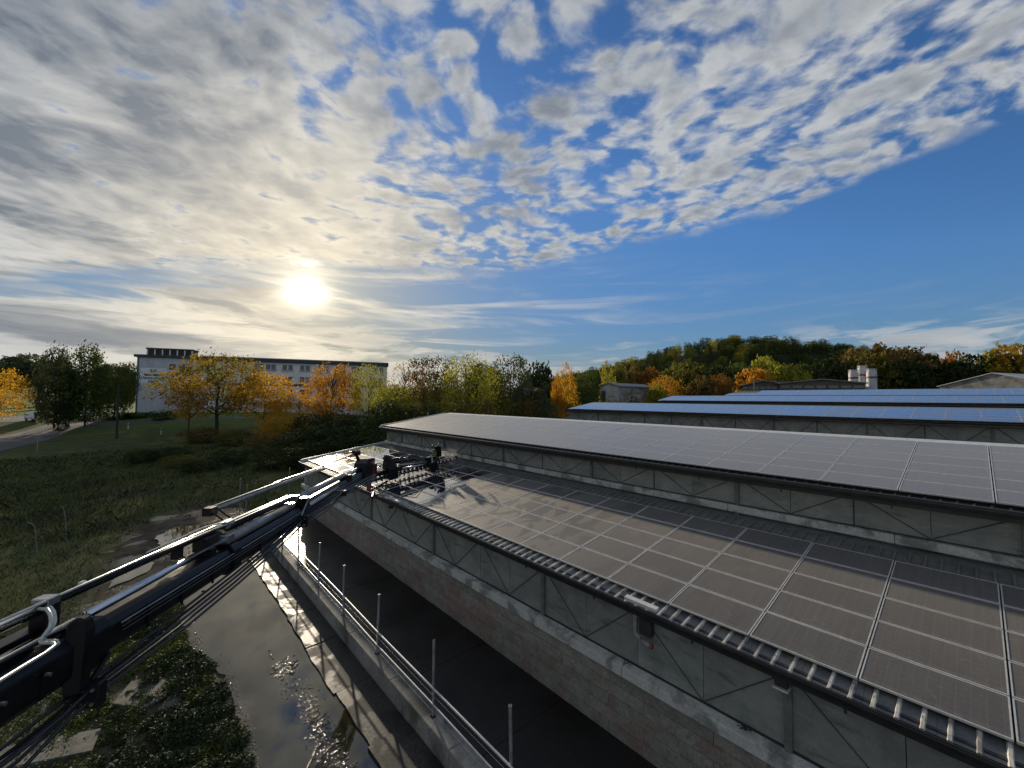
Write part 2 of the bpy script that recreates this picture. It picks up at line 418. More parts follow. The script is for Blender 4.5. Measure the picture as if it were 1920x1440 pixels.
clods('silt_debris', [(3.35, 13.9, .17, .22, 110, .045), (3.15, 14.9, .05, .2, 10, .04), (3.35, 12.9, .17, .45, 160, .018), (3.45, 11.2, .13, .7, 520, .021),
                      (3.35, 9.7, .15, .7, 900, .025), (3.3, 8.2, .18, .7, 900, .027), (3.4, 10.4, .06, .5, 60, .05), (3.3, 8.8, .09, .6, 80, .055), (2.0, 13, .07, 1.2, 330, .016), (2.02, 10.3, .07, 1.3, 420, .017),
                      (1.4, 16.6, .10, 1.0, 200, .018), (4.17, 20.5, .05, 1.3, 150, .03), (2.8, 24.9, .7, .35, 260, .04), (1.6, 28, .5, 1.4, 220, .035)])
# strip of concrete slabs between the water and the low wall
sx0 = [4.20, 4.12, 4.07, 4.13, 4.05, 4.09, 4.12, 4.09, 4.07, 4.1]
yy = 2.0
strip = empty('slab_strip', (4.6, 2, -8.1)); tag(strip, kind='structure')
for i in range(10):
    ln = [2.6, 2.4, 2.5, 2.3, 2.7, 2.4, 2.6, 2.2, 2.6, 2.5][i]; b = MB(); z = -8.075+rng.uniform(-.015, .015)
    n = 22; L_ = [(sx0[i]+.015*math.sin(k*.55+i*2.1)+rng.normal(0, .004), yy+ln*k/n) for k in range(n+1)]
    top = [(a, c, z) for a, c in L_]; x1 = 5.085
    for k in range(n):
        (a, c), (a2, c2) = L_[k], L_[k+1]
        c = max(c, yy+.008); c2 = min(c2, yy+ln-.008)
        b.hexa([(a, c, -8.3), (x1, c, -8.3), (x1, c2, -8.3), (a2, c2, -8.3), (a, c, z), (x1, c, z+.03), (x1, c2, z+.03), (a2, c2, z)])
    o = b.build('concrete_slab', m_slab); o.parent = strip; o.matrix_parent_inverse = Matrix.Translation((-4.6, -2, 8.1)); yy += ln

# low concrete wall with railing
wall = empty('low_concrete_wall', (5.35, 10, -8.1))
tag(wall, 'low weathered concrete wall between the dark yard and the puddle, carrying a pipe railing', 'wall')
def child_world(b, name, m_, par, **k):
    o = b.build(name, m_, **k); o.parent = par; o.matrix_parent_inverse = Matrix.Translation(-par.location); return o
yy = -4.0; k = 0
while yy < 29:
    b = MB(); ln = 2.93
    b.hexa([(5.10, yy+.006, -8.35), (5.57, yy+.006, -8.35), (5.57, yy+ln-.006, -8.35), (5.10, yy+ln-.006, -8.35),
            (5.115, yy+.006, -7.60), (5.57, yy+.006, -7.60), (5.57, yy+ln-.006, -7.60), (5.115, yy+ln-.006, -7.60)])
    child_world(b, 'wall_segment', m_conc, wall, bevel=.015); yy += ln
m_galv = mottled('galvanised_steel', (.34, .35, .36), (.46, .47, .48), 6, .38, .1, .002, metal=.85, r2=.55)
m_rail = mottled('worn_pipe', (.50, .50, .48), (.62, .62, .60), 7, .40, .1, .002, metal=.6)
rail = empty('pipe_railing', (5.35, 10, -7.6))
tag(rail, 'grey steel pipe railing with tall open posts standing on the low concrete wall', 'railing')
ys = [3.06, 5.93, 8.77, 11.98, 14.83, 17.65, 20.5, 23.4, 26.3]
for i, y0 in enumerate(ys):
    b = MB(); lx = rng.normal(0, .02); ly = rng.normal(0, .02); H = 1.77+rng.normal(0, .04)
    ro, ri, n = .034, .026, 12; base = Vector((5.35, y0, -7.62)); top = base+Vector((lx, ly, H))
    b.tube([base, top], ro, n, cap=False)
    # open end of the pipe
    vs = []; 
    for r_, zz in ((ro, 0), (ri, 0), (ri, -.18)):
        vs += [(top.x+r_*math.cos(2*math.pi*q/n), top.y+r_*math.sin(2*math.pi*q/n), top.z+zz) for q in range(n)]
    fs = [(q, (q+1) % n, n+(q+1) % n, n+q) for q in range(n)] + [(n+q, n+(q+1) % n, 2*n+(q+1) % n, 2*n+q) for q in range(n)] + [tuple(range(2*n, 3*n))]
    b.raw(vs, fs); po = child_world(b, 'post', m_galv, rail, smooth=False)
    b = MB(); b.obox((5.35, y0, -7.612), (.06, 0, 0), (0, .06, 0), (0, 0, .012)); child_world(b, 'foot_plate', m_galv, rail)
def railbar(z, r, nm, xoff=0, n_seg=8):
    b = MB(); pts = [(5.35+xoff+rng.normal(0, .008), -3, z)]+[(5.35+xoff+rng.normal(0, .01), y0, z+rng.normal(0, .015)) for y0 in ys]
    b.tube(pts, r, 8); child_world(b, nm, m_rail, rail, smooth=True)
railbar(-6.87, .026, 'top_rail', -.055); railbar(-7.27, .020, 'middle_rail', -.05)
for z in (-7.06, -7.42): railbar(z, .0022, 'wire', -.045)

# broken slabs lying in the weeds on the left
m_sl2 = mottled('old_slab', (.060, .058, .048), (.10, .096, .082), 2.5, .85, .7, .02, c3=(.022, .028, .014), sc3=2.2)
for i, (pts, z, lab) in enumerate([
        ([(-.45, 15.2), (.15, 14.45), (.62, 14.6), (.80, 15.2), (.42, 15.9), (-.1, 16.1)], -8.07, 'cracked grey concrete slab half buried in the weeds beside the puddle'),
        ([(.40, 14.1), (.85, 14.0), (1.05, 14.5), (.75, 14.65)], -8.06, 'small broken concrete piece lying at the puddle end of the cracked slab'),
        ([(-2.6, 14.3), (-.7, 13.5), (-.55, 14.3), (-2.5, 15.1)], -8.08, 'long mossy concrete slab lying left of the cracked slab'),
        ([(-2.2, 12.6), (-.75, 12.0), (-.6, 12.6), (-2.1, 13.4)], -8.05, 'dark narrow concrete slab nearest the crane, lying in the weeds')]):
    c = np.mean(pts, 0); b = MB(); n = len(pts)
    vs = [(px_-c[0], py_-c[1], -.16) for px_, py_ in pts]+[(px_-c[0], py_-c[1], .0+rng.normal(0, .012)) for px_, py_ in pts]
    b.raw(vs, [tuple(range(n))[::-1], tuple(range(n, 2*n))]+[(q, (q+1) % n, n+(q+1) % n, n+q) for q in range(n)])
    o = b.build('concrete_slab', m_sl2, bevel=.02); o.location = (c[0], c[1], z); tag(o, lab, 'slab', 'broken slabs in the weeds')

# ------------------------------------------------------------------ barns with solar roofs
PW = 1.656; PH = .99
def mat_panel():
    def fn(t, bs):
        p = geo(t); X, Y, Z = t.sep(p); oc = objc(t); ox, oy, oz = t.sep(oc)
        rnd = t.new('ShaderNodeObjectInfo').outputs['Random']
        n = t.noise(p, .55, 6, .6, .5); nf = t.noise(p, 22, 4, .7)
        # cell grid, only faintly visible under the dust
        gx = t.m('PINGPONG', t.add(ox, 10.0), .079); gy = t.m('PINGPONG', t.add(oy, 10.0), .079)
        line = t.m('MINIMUM', t.sm(gx, .0, .006, 1, 0), 1.0); line = t.m('MAXIMUM', line, t.sm(gy, .0, .006, 1, 0))
        cell = t.mix(t.mul(line, .6), (.016, .019, .030), (.10, .10, .11))
        lowroof = t.sm(X, 14.4, 14.3)                    # the lower roof nearest the farmyard is the dusty one
        nearbarn = t.sm(X, 30, 25)
        dust = t.add(t.mul(lowroof, .03), t.add(t.mul(nearbarn, .06), .05))
        dust = t.mul(dust, t.sm(n, .25, .75, .75, 1.25))
        dust = t.mul(dust, t.sm(nf, .3, .7, .85, 1.15))
        dust = t.mul(dust, t.sm(rnd, 0, 1, .82, 1.18, lin=True))
        stv = t.comb(t.mul(X, .5), t.mul(Y, 6.0)); st = t.noise(stv, 1.6, 5, .65, .3)
        dust = t.mul(dust, t.sm(st, .34, .66, .86, 1.14))
        dust = t.add(dust, t.mul(t.sm(oy, .16, .02), t.sm(st, .3, .7, .03, .14)))      # dirt gathers along the lower frame
        blob = t.sm(t.noise(p, 3.2, 3, .5, 1.0), .66, .70); dust = t.add(dust, t.mul(blob, .06))
        # washed part: everything beyond the brush is wet, with drops and puddles running down before it
        edge = t.add(Y, t.add(t.mul(t.sub(t.noise(t.comb(t.mul(X, .5), Y), .8, 5, .6, .6), .5), 3.2), t.mul(t.sub(X, 11.2), -.25)))
        wet = t.mul(t.sm(edge, 16.3, 16.9), lowroof)
        fr = t.noise(t.comb(t.mul(X, .55), t.mul(Y, 1.1)), 1.0, 3, .5, 1.2)
        damp = t.mul(t.mul(t.sm(fr, .53, .545), t.sm(Y, 6.5, 10.5, .25, 1.0)), lowroof)
        damp = t.mul(damp, t.sm(Y, 1.0, 3.5))
        dcol = t.mix(t.sm(n, .35, .65), (.42, .375, .31), (.34, .31, .26))
        dust2 = t.mul(dust, t.sub(1.0, t.mul(damp, .38)))
        dust2 = t.mul(dust2, t.sub(1.0, t.mul(wet, .93)))
        t.put(bs.inputs['Base Color'], t.mix(dust2, cell, dcol))
        ro = t.add(t.mul(lowroof, .26), t.add(t.mul(nearbarn, .10), .20))
        ro = t.add(ro, t.mul(t.sub(n, .5), .12)); ro = t.sub(ro, t.mul(damp, .07))
        ro = t.mix(wet, t.comb(ro, ro, ro), (.035, .035, .035))
        t.put(bs.inputs['Roughness'], ro)
        t.put(bs.inputs['Specular IOR Level'], t.sub(t.sm(nearbarn, 0, 1, .6, .95), t.mul(t.mul(lowroof, t.sub(1.0, wet)), .60)))
        t.put(bs.inputs['Sheen Weight'], t.mul(t.mul(t.sub(1.0, wet), t.sub(1.0, t.mul(damp, .35))), t.add(t.mul(lowroof, .19), t.add(t.mul(nearbarn, .135), .03))))
        bs.inputs['Sheen Roughness'].default_value = .38; bs.inputs['Sheen Tint'].default_value = (1.0, .93, .80, 1)
        t.put(bs.inputs['Coat Weight'], t.m('MAXIMUM', t.sub(1.0, nearbarn), wet)); t.put(bs.inputs['Coat Roughness'], t.sm(wet, 0, 1, .14, .03)); bs.inputs['Coat IOR'].default_value = 2.4
        wb = t.noise(p, 5, 3, .5)
        bp = t.new('ShaderNodeBump'); bp.inputs['Distance'].default_value = .004
        t.put(bp.inputs['Height'], t.mix(wet, t.comb(nf, nf, nf), t.comb(wb, wb, wb))); t.put(bp.inputs['Strength'], t.sm(wet, 0, 1, .10, .05))
        t.put(bs.inputs['Normal'], bp.outputs[0])
    return mat('panel_glass', fn=fn)
m_panel = mat_panel()
m_frame = mottled('dusty_aluminium', (.58, .56, .51), (.68, .66, .61), 5, .42, .05, .001, metal=.35)
m_dark = mottled('black_gutter', (.012, .012, .013), (.025, .024, .024), 4, .55, .2, .003)
m_sheet = mottled('roof_sheet', (.085, .09, .095), (.13, .135, .14), 3, .45, .2, .003, c3=(.17, .16, .135), sc3=2.0)
m_sheet_old = mottled('old_roof_sheet', (.11, .115, .105), (.17, .17, .155), 3, .8, .3, .005)
m_rib = mottled('pale_rib', (.40, .39, .35), (.60, .58, .50), 4, .5, .1, .002, c3=(.20, .19, .17), sc3=3)
m_steel = mottled('dark_steel', (.020, .020, .021), (.035, .034, .034), 4, .6, .2, .003)
m_brace = mottled('brace_steel', (.045, .048, .046), (.075, .078, .074), 4, .7, .2, .003)
m_col = mottled('grey_column', (.10, .11, .105), (.15, .16, .15), 4, .7, .2, .003)
m_ledge = mottled('pale_ledge', (.42, .42, .385), (.50, .50, .46), 2, .75, .25, .004, c3=(.20, .20, .18), sc3=1.4)
m_white = mottled('white_flashing', (.50, .50, .47), (.62, .61, .57), 3, .5, .1, .003)
def mat_block():
    def fn(t, bs):
        p = geo(t); X, Y, Z = t.sep(p); rnd = t.new('ShaderNodeObjectInfo').outputs['Random']
        n = t.noise(p, 1.1, 6, .65, .4); nf = t.noise(p, 16, 5, .65); n2 = t.noise(p, 3.5, 5, .6)
        c = t.mix(t.sm(n2, .3, .7), (.17, .165, .135), (.25, .24, .205))
        red = t.mul(t.sm(t.add(n, t.mul(t.sub(rnd, .5), .08)), .43, .62), t.sm(Z, -6.6, -7.1))
        c = t.mix(t.mul(red, .6), c, (.20, .115, .092))
        c = t.mix(t.mul(t.sm(n2, .62, .75), .8), c, (.065, .065, .05))
        c = t.mix(1.0, c, t.comb(*[t.sm(rnd, 0, 1, .85, 1.15, lin=True)]*3), 'MULTIPLY')
        c = t.mix(1.0, c, t.comb(*[t.sm(nf, .2, .8, .72, 1.28)]*3), 'MULTIPLY')
        t.put(bs.inputs['Base Color'], c); bs.inputs['Roughness'].default_value = .9
        t.put(bs.inputs['Normal'], t.bump(t.add(nf, t.mul(n2, .8)), .5, .012))
    return mat('wall_block_material', fn=fn)
m_block = mat_block()
def mat_glaz():
    def fn(t, bs):
        p = geo(t); X, Y, Z = t.sep(p); n = t.noise(p, 1.3, 6, .65, .8); nf = t.noise(p, 25, 3, .6)
        ns = t.noise(t.comb(X, t.mul(Y, .6), t.mul(Z, 2.5)), 1.8, 6, .6, .6)
        rnd = t.new('ShaderNodeObjectInfo').outputs['Random']
        c = t.mix(t.sm(n, .35, .65), (.165, .18, .165), (.235, .245, .22))
        c = t.mix(t.mul(t.sm(ns, .54, .72), .5), c, (.33, .33, .30))
        c = t.mix(t.mul(t.sm(ns, .44, .30), .6), c, (.05, .06, .055))
        c = t.mix(1.0, c, t.comb(*[t.sm(rnd, 0, 1, .88, 1.12, lin=True)]*3), 'MULTIPLY')
        c = t.mix(1.0, c, t.comb(*[t.sm(nf, .2, .8, .9, 1.1)]*3), 'MULTIPLY')
        t.put(bs.inputs['Base Color'], c); t.put(bs.inputs['Roughness'], t.sm(n, .3, .7, .32, .55))
    return mat('cloudy_glazing', fn=fn)
m_glaz = mat_glaz()

# one panel, origin at the middle of its lower edge, lying in local xy (x = along the eave, y = up the slope)
def panel_mesh():
    b = MB(); w, h, t = PW/2-.012, PH-.022, .038; fw = .020
    o = [(-w, .01, t), (w, .01, t), (w, h, t), (-w, h, t)]; i_ = [(-w+fw, .01+fw, t), (w-fw, .01+fw, t), (w-fw, h-fw, t), (-w+fw, h-fw, t)]
    g_ = [(a, c, t-.004) for a, c, _ in i_]; d = [(a, c, 0) for a, c, _ in o]
    for k in range(4):
        k2 = (k+1) % 4
        b.face([o[k], o[k2], i_[k2], i_[k]], 1); b.face([i_[k], i_[k2], g_[k2], g_[k]], 1); b.face([d[k], d[k2], o[k2], o[k]], 1)
    b.face(g_, 0)
    return b.mesh('solar_panel', [m_panel, m_frame])
ME_PANEL = panel_mesh()
Y0 = 1.39-PW*4
def panels(par, x0, z0, x1, z1, rows, cols, skip=None):
    th = math.atan2(z1-z0, x1-x0); d = Vector((math.cos(th), 0, math.sin(th))); n = Vector((-math.sin(th), 0, math.cos(th)))
    for c in range(cols):
        for r_ in range(rows):
            if skip and skip(c, r_): continue
            p = Vector((x0, Y0+PW*(c+.5), z0)) + d*(PH*r_) - n*.038
            # local x -> -Y world, local y -> up the slope
            m_ = Matrix(((0, d.x, n.x, p.x), (-1, d.y, n.y, p.y), (0, d.z, n.z, p.z), (0, 0, 0, 1)))
            j = Matrix.Rotation(rng.normal(0, .0018), 4, 'X') @ Matrix.Rotation(rng.normal(0, .0018), 4, 'Y')
            o = bpy.data.objects.new('solar_panel', ME_PANEL); COL.objects.link(o); o.parent = par
            o.matrix_parent_inverse = Matrix.Translation(-par.location); o.matrix_basis = m_ @ j
def ribsheet(par, x0, z0, x1, z1, y0, y1, name='corrugated_sheet', pitch=.276, h=.045, mats=None, phase=0):
    """profiled steel sheet running up the slope, one piece per three ribs"""
    y = y0
    while y < y1-.05:
        b = MB(); ye = min(y+pitch*3, y1)
        b.hexa([(x0, y+.002, z0-.02), (x1, y+.002, z1-.02), (x1, ye-.002, z1-.02), (x0, ye-.002, z0-.02), (x0, y+.002, z0), (x1, y+.002, z1), (x1, ye-.002, z1), (x0, ye-.002, z0)])
        for k in range(3):
            yc = y+pitch*(k+.5)
            if yc > ye: break
            w = .034
            b.hexa([(x0, yc-w, z0-.001), (x1, yc-w, z1-.001), (x1, yc+w, z1-.001), (x0, yc+w, z0-.001),
                    (x0, yc-w*.55, z0+h), (x1, yc-w*.55, z1+h), (x1, yc+w*.55, z1+h), (x0, yc+w*.55, z0+h)], 1)
        child_world(b, name, mats or [m_sheet, m_rib], par); y = ye
TY = [2.35+3.07*k for k in range(-3, 11)]                 # truss nodes at the top chord
def clerestory(par, x, ztop, zbot, xl, zl_in, zl_out, zl_face, yend, cols_at, zcol, thin=.016, y_start=-7):
    """glazed strip with the lattice truss against it and the sill ledge below; x outer face"""
    for k in range(len(TY)):
        y = TY[k]
        ya, yb = max(y-1.535, y_start), min(y+1.535, yend-.1)
        if yb-ya < .2: continue
        for (y1_, y2_) in ((ya, (ya+yb)/2), ((ya+yb)/2, yb)):
            t1, t2 = rng.uniform(-.006, .006, 2); b = MB()
            b.hexa([(x+.03+t1, y1_+.006, zbot), (x+.05, y1_+.006, zbot), (x+.05, y2_-.006, zbot), (x+.03+t2, y2_-.006, zbot), (x+.03+t2, y1_+.006, ztop), (x+.05, y1_+.006, ztop), (x+.05, y2_-.006, ztop), (x+.03+t1, y2_-.006, ztop)])
            child_world(b, 'glazing_panel', m_glaz, par)
    for y in TY:
        if y > yend+.2: continue
        for s_ in (-1, 1):
            yb = y+s_*1.535
            if yb > yend-.02: continue
            bb = MB(); bb.tube([(x+.012, y+s_*.05, ztop-.03), (x+.012, yb-s_*.03, zbot+.03)], thin, 5); child_world(bb, 'truss_diagonal', m_brace, par)
        i = int(round((y-2.35)/3.07))
        if i in cols_at and y < yend-.1:
            bb = MB(); bb.box(x-.055, x+.02, y-.06, y+.06, zcol, ztop+.02)
            bb.box(x-.075, x+.02, y-.10, y+.10, ztop-.12, ztop-.04); child_world(bb, 'column', m_col, par)
        elif i % 2 == 0 and y < yend-.1:
            bb = MB(); bb.tube([(x+.008, y, ztop), (x+.008, y, zbot+.02)], thin*1.25, 6); child_world(bb, 'truss_post', m_steel, par)
    b = MB(); b.box(x-.01, x+.03, y_start, yend-.1, zbot-.02, zbot+.012); child_world(b, 'bottom_chord', m_steel, par)
    y = y_start; j = 0
    while y < yend-.05:                                   # sill in lengths, butted with open joints
        ln = [3.9, 4.6, 4.2, 5.0][j % 4]; ye = min(y+ln, yend); b = MB()
        b.hexa([(xl, y+.006, zl_face), (x+.06, y+.006, zl_face), (x+.06, ye-.006, zl_face), (xl, ye-.006, zl_face),
                (xl, y+.006, zl_out), (x+.06, y+.006, zl_in), (x+.06, ye-.006, zl_in), (xl, ye-.006, zl_out)])
        child_world(b, 'sill', m_ledge, par, bevel=.012); y = ye; j += 1
def gutter(par, x, z, yend, y_start=-7):
    b = MB()
    prof = [(-.075, .045), (-.085, .0), (-.06, -.075), (.0, -.095), (.05, -.07), (.06, .0)]
    for i in range(len(prof)-1):
        (a, c), (a2, c2) = prof[i], prof[i+1]
        b.face([(x+a, y_start, z+c), (x+a, yend, z+c), (x+a2, yend, z+c2), (x+a2, y_start, z+c2)])
        b.face([(x+a*.85, y_start, z+c*.85), (x+a2*.85, y_start, z+c2*.85), (x+a2*.85, yend, z+c2*.85), (x+a*.85, yend, z+c*.85)])
    b.box(x-.088, x-.070, y_start, yend, z+.035, z+.055)
    child_world(b, 'gutter', m_dark, par)
    b = MB(); b.box(x+.08, x+.16, y_start, yend, z-.22, z-.04); b.box(x+.17, x+.24, y_start, yend, z-.15, z+.01)
    child_world(b, 'fascia', m_dark, par)
    for k in range(16):
        y = -6+k*2.5
        if y > yend: break
        b = MB(); b.box(x-.05, x+.12, y-.02, y+.02, z-.125, z-.095); b.box(x+.10, x+.12, y-.02, y+.02, z-.30, z-.1); child_world(b, 'gutter_bracket', m_steel, par)

YE = Y0+PW*23+.05                                        # far end of the barns
A = empty('solar_barn', (15, 14, -8.1))
tag(A, 'nearest long barn with two stepped solar roofs, grey glazed truss strips and reddish block wall', 'barn', 'solar barns side by side')
SL = .1462
panels(A, 8.97, -4.59, 13.92, -3.866, 5, 23)
panels(A, 14.80, -2.29, 20.67, -1.382, 6, 23)
# roof decks under the panels
def deck(par, x0, z0, x1, z1, th=.16, name='roof_deck', ye=YE, m_=None):
    b = MB(); b.hexa([(x0, -7, z0-th), (x1, -7, z1-th), (x1, ye, z1-th), (x0, ye, z0-th), (x0, -7, z0), (x1, -7, z1), (x1, ye, z1), (x0, ye, z0)])
    child_world(b, name, m_ or m_sheet_old, par)
zr = lambda xx: -4.59+SL*(xx-8.97)-.115
deck(A, 8.62, zr(8.62)-.02, 15.12, zr(15.12)-.02)
ribsheet(A, 8.55, zr(8.55), 9.12, zr(9.12), -6.98, YE-.02)
ribsheet(A, 13.80, zr(13.80)+.02, 14.62, zr(14.62)+.02, -6.98, YE-.02, 'ridge_tile', .276, .06, [m_sheet_old, m_sheet_old])
zr2 = lambda xx: -2.29+.1547*(xx-14.8)-.115
deck(A, 14.62, zr2(14.62)-.02, 20.95, zr2(20.95)-.02)
ribsheet(A, 14.60, zr2(14.60), 14.92, zr2(14.92), -6.98, YE-.02, h=.03, mats=[m_dark, m_dark])
b = MB(); b.box(14.93, 14.95, -6.98, YE-.02, zr2(14.93), zr2(14.93)+.07); b.box(14.45, 14.56, -6.98, YE-.02, -2.50, -2.40); child_world(b, 'eave_trim', m_dark, A)
b = MB(); b.box(9.13, 9.15, -6.98, YE-.02, zr(9.13), zr(9.13)+.075); child_world(b, 'eave_trim', m_dark, A)
gutter(A, 8.50, -4.74, YE); gutter(A, 14.52, -2.47, YE)
b = MB()                                                  # pale flashing on the ridge of the upper roof
for k in range(14):
    y0 = -7+k*2.9; y1 = min(y0+2.89, YE-.02)
    if y1 <= y0: break
    b2 = MB(); b2.hexa([(20.72, y0, -1.47), (21.42, y0, -1.50), (21.42, y1, -1.50), (20.72, y1, -1.47), (20.72, y0, -1.40), (21.42, y0, -1.34), (21.42, y1, -1.34), (20.72, y1, -1.40)])
    child_world(b2, 'ridge_flashing', m_white, A)
deck(A, 21.3, -1.52, 27.2, -2.45)
clerestory(A, 8.83, -4.93, -6.26, 8.60, -6.265, -6.33, -6.56, YE-.05, {0, -2, 2, 4, 6, 8}, -6.27, .011)
clerestory(A, 15.08, -2.60, -3.50, 14.98, -3.515, -3.54, -3.76, YE-.05, {1, -1, 3, 5, 7, 9}, -3.98, .012)
# block walls
def blocks(par, x, z0, z1, courses, ye, y_start=-6, ln=2.48, th=.12):
    h = (z1-z0)/courses
    for c in range(courses):
        y = y_start-(1.24 if c % 2 else .3)
        while y < ye-.1:
            y1 = min(y+ln, ye)
            b = MB(); px_ = rng.uniform(-.004, .010); b.box(x-px_, x+th, y+.006, y1-.006, z0+h*c+.007, z0+h*(c+1)-.006)
            child_world(b, 'wall_block', m_block, par); y = y1
blocks(A, 8.68, -8.12, -6.57, 5, YE-.1)
b = MB(); b.box(8.80, 8.9, -7, YE-.08, -8.4, -6.5); b.box(15.13, 15.3, -7, YE-.08, -4.3, -3.4)
b.hexa([(8.9, YE-.2, -8.4), (15.2, YE-.2, -8.4), (15.2, YE-.06, -8.4), (8.9, YE-.06, -8.4), (8.9, YE-.2, -4.8), (15.2, YE-.2, -3.9), (15.2, YE-.06, -3.9), (8.9, YE-.06, -4.8)])
b.hexa([(15.2, YE-.2, -8.4), (21, YE-.2, -8.4), (21, YE-.06, -8.4), (15.2, YE-.06, -8.4), (15.2, YE-.2, -2.45), (21, YE-.2, -1.55), (21, YE-.06, -1.55), (15.2, YE-.06, -2.45)])
b.hexa([(21, YE-.2, -8.4), (27, YE-.2, -8.4), (27, YE-.06, -8.4), (21, YE-.06, -8.4), (21, YE-.2, -1.65), (27, YE-.2, -2.6), (27, YE-.06, -2.6), (21, YE-.06, -1.65)])
b.box(26.8, 27.0, -7, YE-.2, -8.4, -2.6)
child_world(b, 'wall', m_conc, A)
b = MB()                                                  # dark interior linings behind the glazing
b.box(8.95, 9.0, -6.9, YE-.25, -6.5, -4.85); b.box(15.2, 15.25, -6.9, YE-.25, -3.5, -2.55); child_world(b, 'lining', m_dark, A)
b = MB(); b.box(8.86, 9.0, YE-.06, YE+.0, -6.5, -4.75); b.hexa([(8.55, YE, -4.75), (15.1, YE, -3.80), (15.1, YE+.05, -3.80), (8.55, YE+.05, -4.75), (8.55, YE, -4.56), (15.1, YE, -3.60), (15.1, YE+.05, -3.60), (8.55, YE+.05, -4.56)])
b.hexa([(14.6, YE, -2.50), (20.9, YE, -1.52), (20.9, YE+.05, -1.52), (14.6, YE+.05, -2.50), (14.6, YE, -2.26), (20.9, YE, -1.32), (20.9, YE+.05, -1.32), (14.6, YE+.05, -2.26)])
child_world(b, 'verge_trim', m_white, A)
b = MB()
for k in range(5):
    y0 = -6+k*8.; 
for (ya, yb) in ((4.75, 5.55), (17.1, 18.2)):
    b2 = MB(); b2.hexa([(8.50, ya, -4.665), (8.63, ya, -4.65), (8.63, yb, -4.65), (8.50, yb, -4.665), (8.50, ya, -4.60), (8.63, ya, -4.585), (8.63, yb, -4.585), (8.50, yb, -4.60)])
    child_world(b2, 'cover_strip', m_white, A)
# bent vent pipe and box under the gutter
m_vent = mottled('old_vent', (.16, .16, .15), (.26, .26, .24), 8, .7, .4, .01)
m_redcap = mottled('red_cap', (.22, .04, .03), (.28, .06, .045), 8, .6, .2, .01)
vent = empty('vent_pipe', (8.6, 5.2, -5.4)); tag(vent, 'bent grey vent pipe with a red end hanging under the eave beside a dark box', 'vent pipe')
b = MB(); pts = [(8.66, 5.36, -4.9), (8.66, 5.37, -5.05), (8.64, 5.36, -5.35)] + [(8.62, 5.36-.13*math.sin(a), -5.40-.10*(1-math.cos(a))) for a in np.linspace(.1, 1.5, 6)] + [(8.6, 5.05, -5.50), (8.6, 4.93, -5.50)]
b.tube(pts, .052, 12)
for k in range(5): b.tube([(8.655, 5.36, -5.0-.075*k), (8.655, 5.36, -5.02-.075*k)], .061, 12)
child_world(b, 'pipe', m_vent, vent, smooth=True)
b = MB(); b.tube([(8.6, 4.95, -5.50), (8.6, 4.89, -5.50)], .060, 12); child_world(b, 'end_cap', m_redcap, vent)
b = MB(); b.box(8.66, 8.80, 4.97, 5.27, -5.38, -5.02); child_world(b, 'fan_box', m_steel, vent, bevel=.01)
for i, (yy_, lab) in enumerate(((18.3, 'dark junction box under the eave near the crane head'), (2.42, 'small dark lamp housing with a white lower edge at the eave column nearest the viewer'))):
    o = empty('junction_box', (8.7, yy_, -5.05)); tag(o, lab, 'box')
    b = MB(); b.box(8.64, 8.80, yy_-.10, yy_+.10, -5.12, -4.95); child_world(b, 'housing', m_steel, o, bevel=.01)
    b = MB(); b.box(8.60, 8.78, yy_-.12, yy_+.12, -5.16, -5.125); child_world(b, 'lower_edge', m_white if i else m_steel, o)
# fittings lying on the sill
for (yy_, n_, lab) in ((3.0, 10, 'tangle of wire and a round fitting on the sill nearest the viewer'), (5.6, 5, 'small wire loop on the sill below the vent pipe'), (10.2, 4, 'small wire loop on the sill, farther along than the vent pipe')):
    b = MB()
    for _ in range(n_):
        a = rng.uniform(0, 6.3); r_ = rng.uniform(.03, .07); c = Vector((8.66+rng.uniform(-.04, .08), yy_+rng.uniform(-.15, .15), -6.25))
        b.tube([c+Vector((r_*math.cos(a+t)*.7, r_*math.sin(a+t), .03*math.sin(2*t)+.03)) for t in np.linspace(0, 4, 9)], .006, 5)
    o = b.build('wire_loop', m_steel); tag(o, lab, 'wire')

def far_barn(x0, z0, rows, xwall, ztop, zbot, label, skip=None, cl=True, base=-8.3):
    o = empty('solar_barn', (x0+3, 14, base)); tag(o, label, 'barn', 'solar barns side by side')
    x1 = x0+rows*PH*.987; z1 = z0+rows*PH*.153
    panels(o, x0, z0, x1, z1, rows, 24, skip)
    ye = Y0+PW*24+.05
    deck(o, x0-.25, z0-.18, x1+.2, z1-.12, ye=ye)
    gutter(o, x0-.32, z0-.17, ye)
    b2 = MB(); b2.hexa([(x1+.02, -7, z1-.1), (x1+.6, -7, z1-.1), (x1+.6, ye, z1-.1), (x1+.02, ye, z1-.1), (x1+.02, -7, z1+.0), (x1+.6, -7, z1+.05), (x1+.6, ye, z1+.05), (x1+.02, ye, z1+.0)]); child_world(b2, 'ridge_flashing', m_sheet_old, o)
    deck(o, x1+.5, z1-.14, x1+6.5, z1-1.1, ye=ye)
    b2 = MB(); b2.box(xwall+.1, xwall+.3, -7, ye-.06, base, zbot+.1); b2.box(xwall+.3, x1+6.2, ye-.2, ye-.06, base, z0-.35); b2.box(x1+6.0, x1+6.2, -7, ye-.2, base, z1-1.3); child_world(b2, 'wall', m_conc, o)
    b2 = MB(); b2.box(xwall+.12, xwall+.2, -6.9, ye-.1, zbot, ztop); child_world(b2, 'lining', m_dark, o)
    if cl: clerestory(o, xwall, ztop, zbot, xwall-.12, zbot-.01, zbot-.04, zbot-.25, ye-.05, {1, -1, 3, 5, 7, 9}, zbot-.3, .02)
    return o
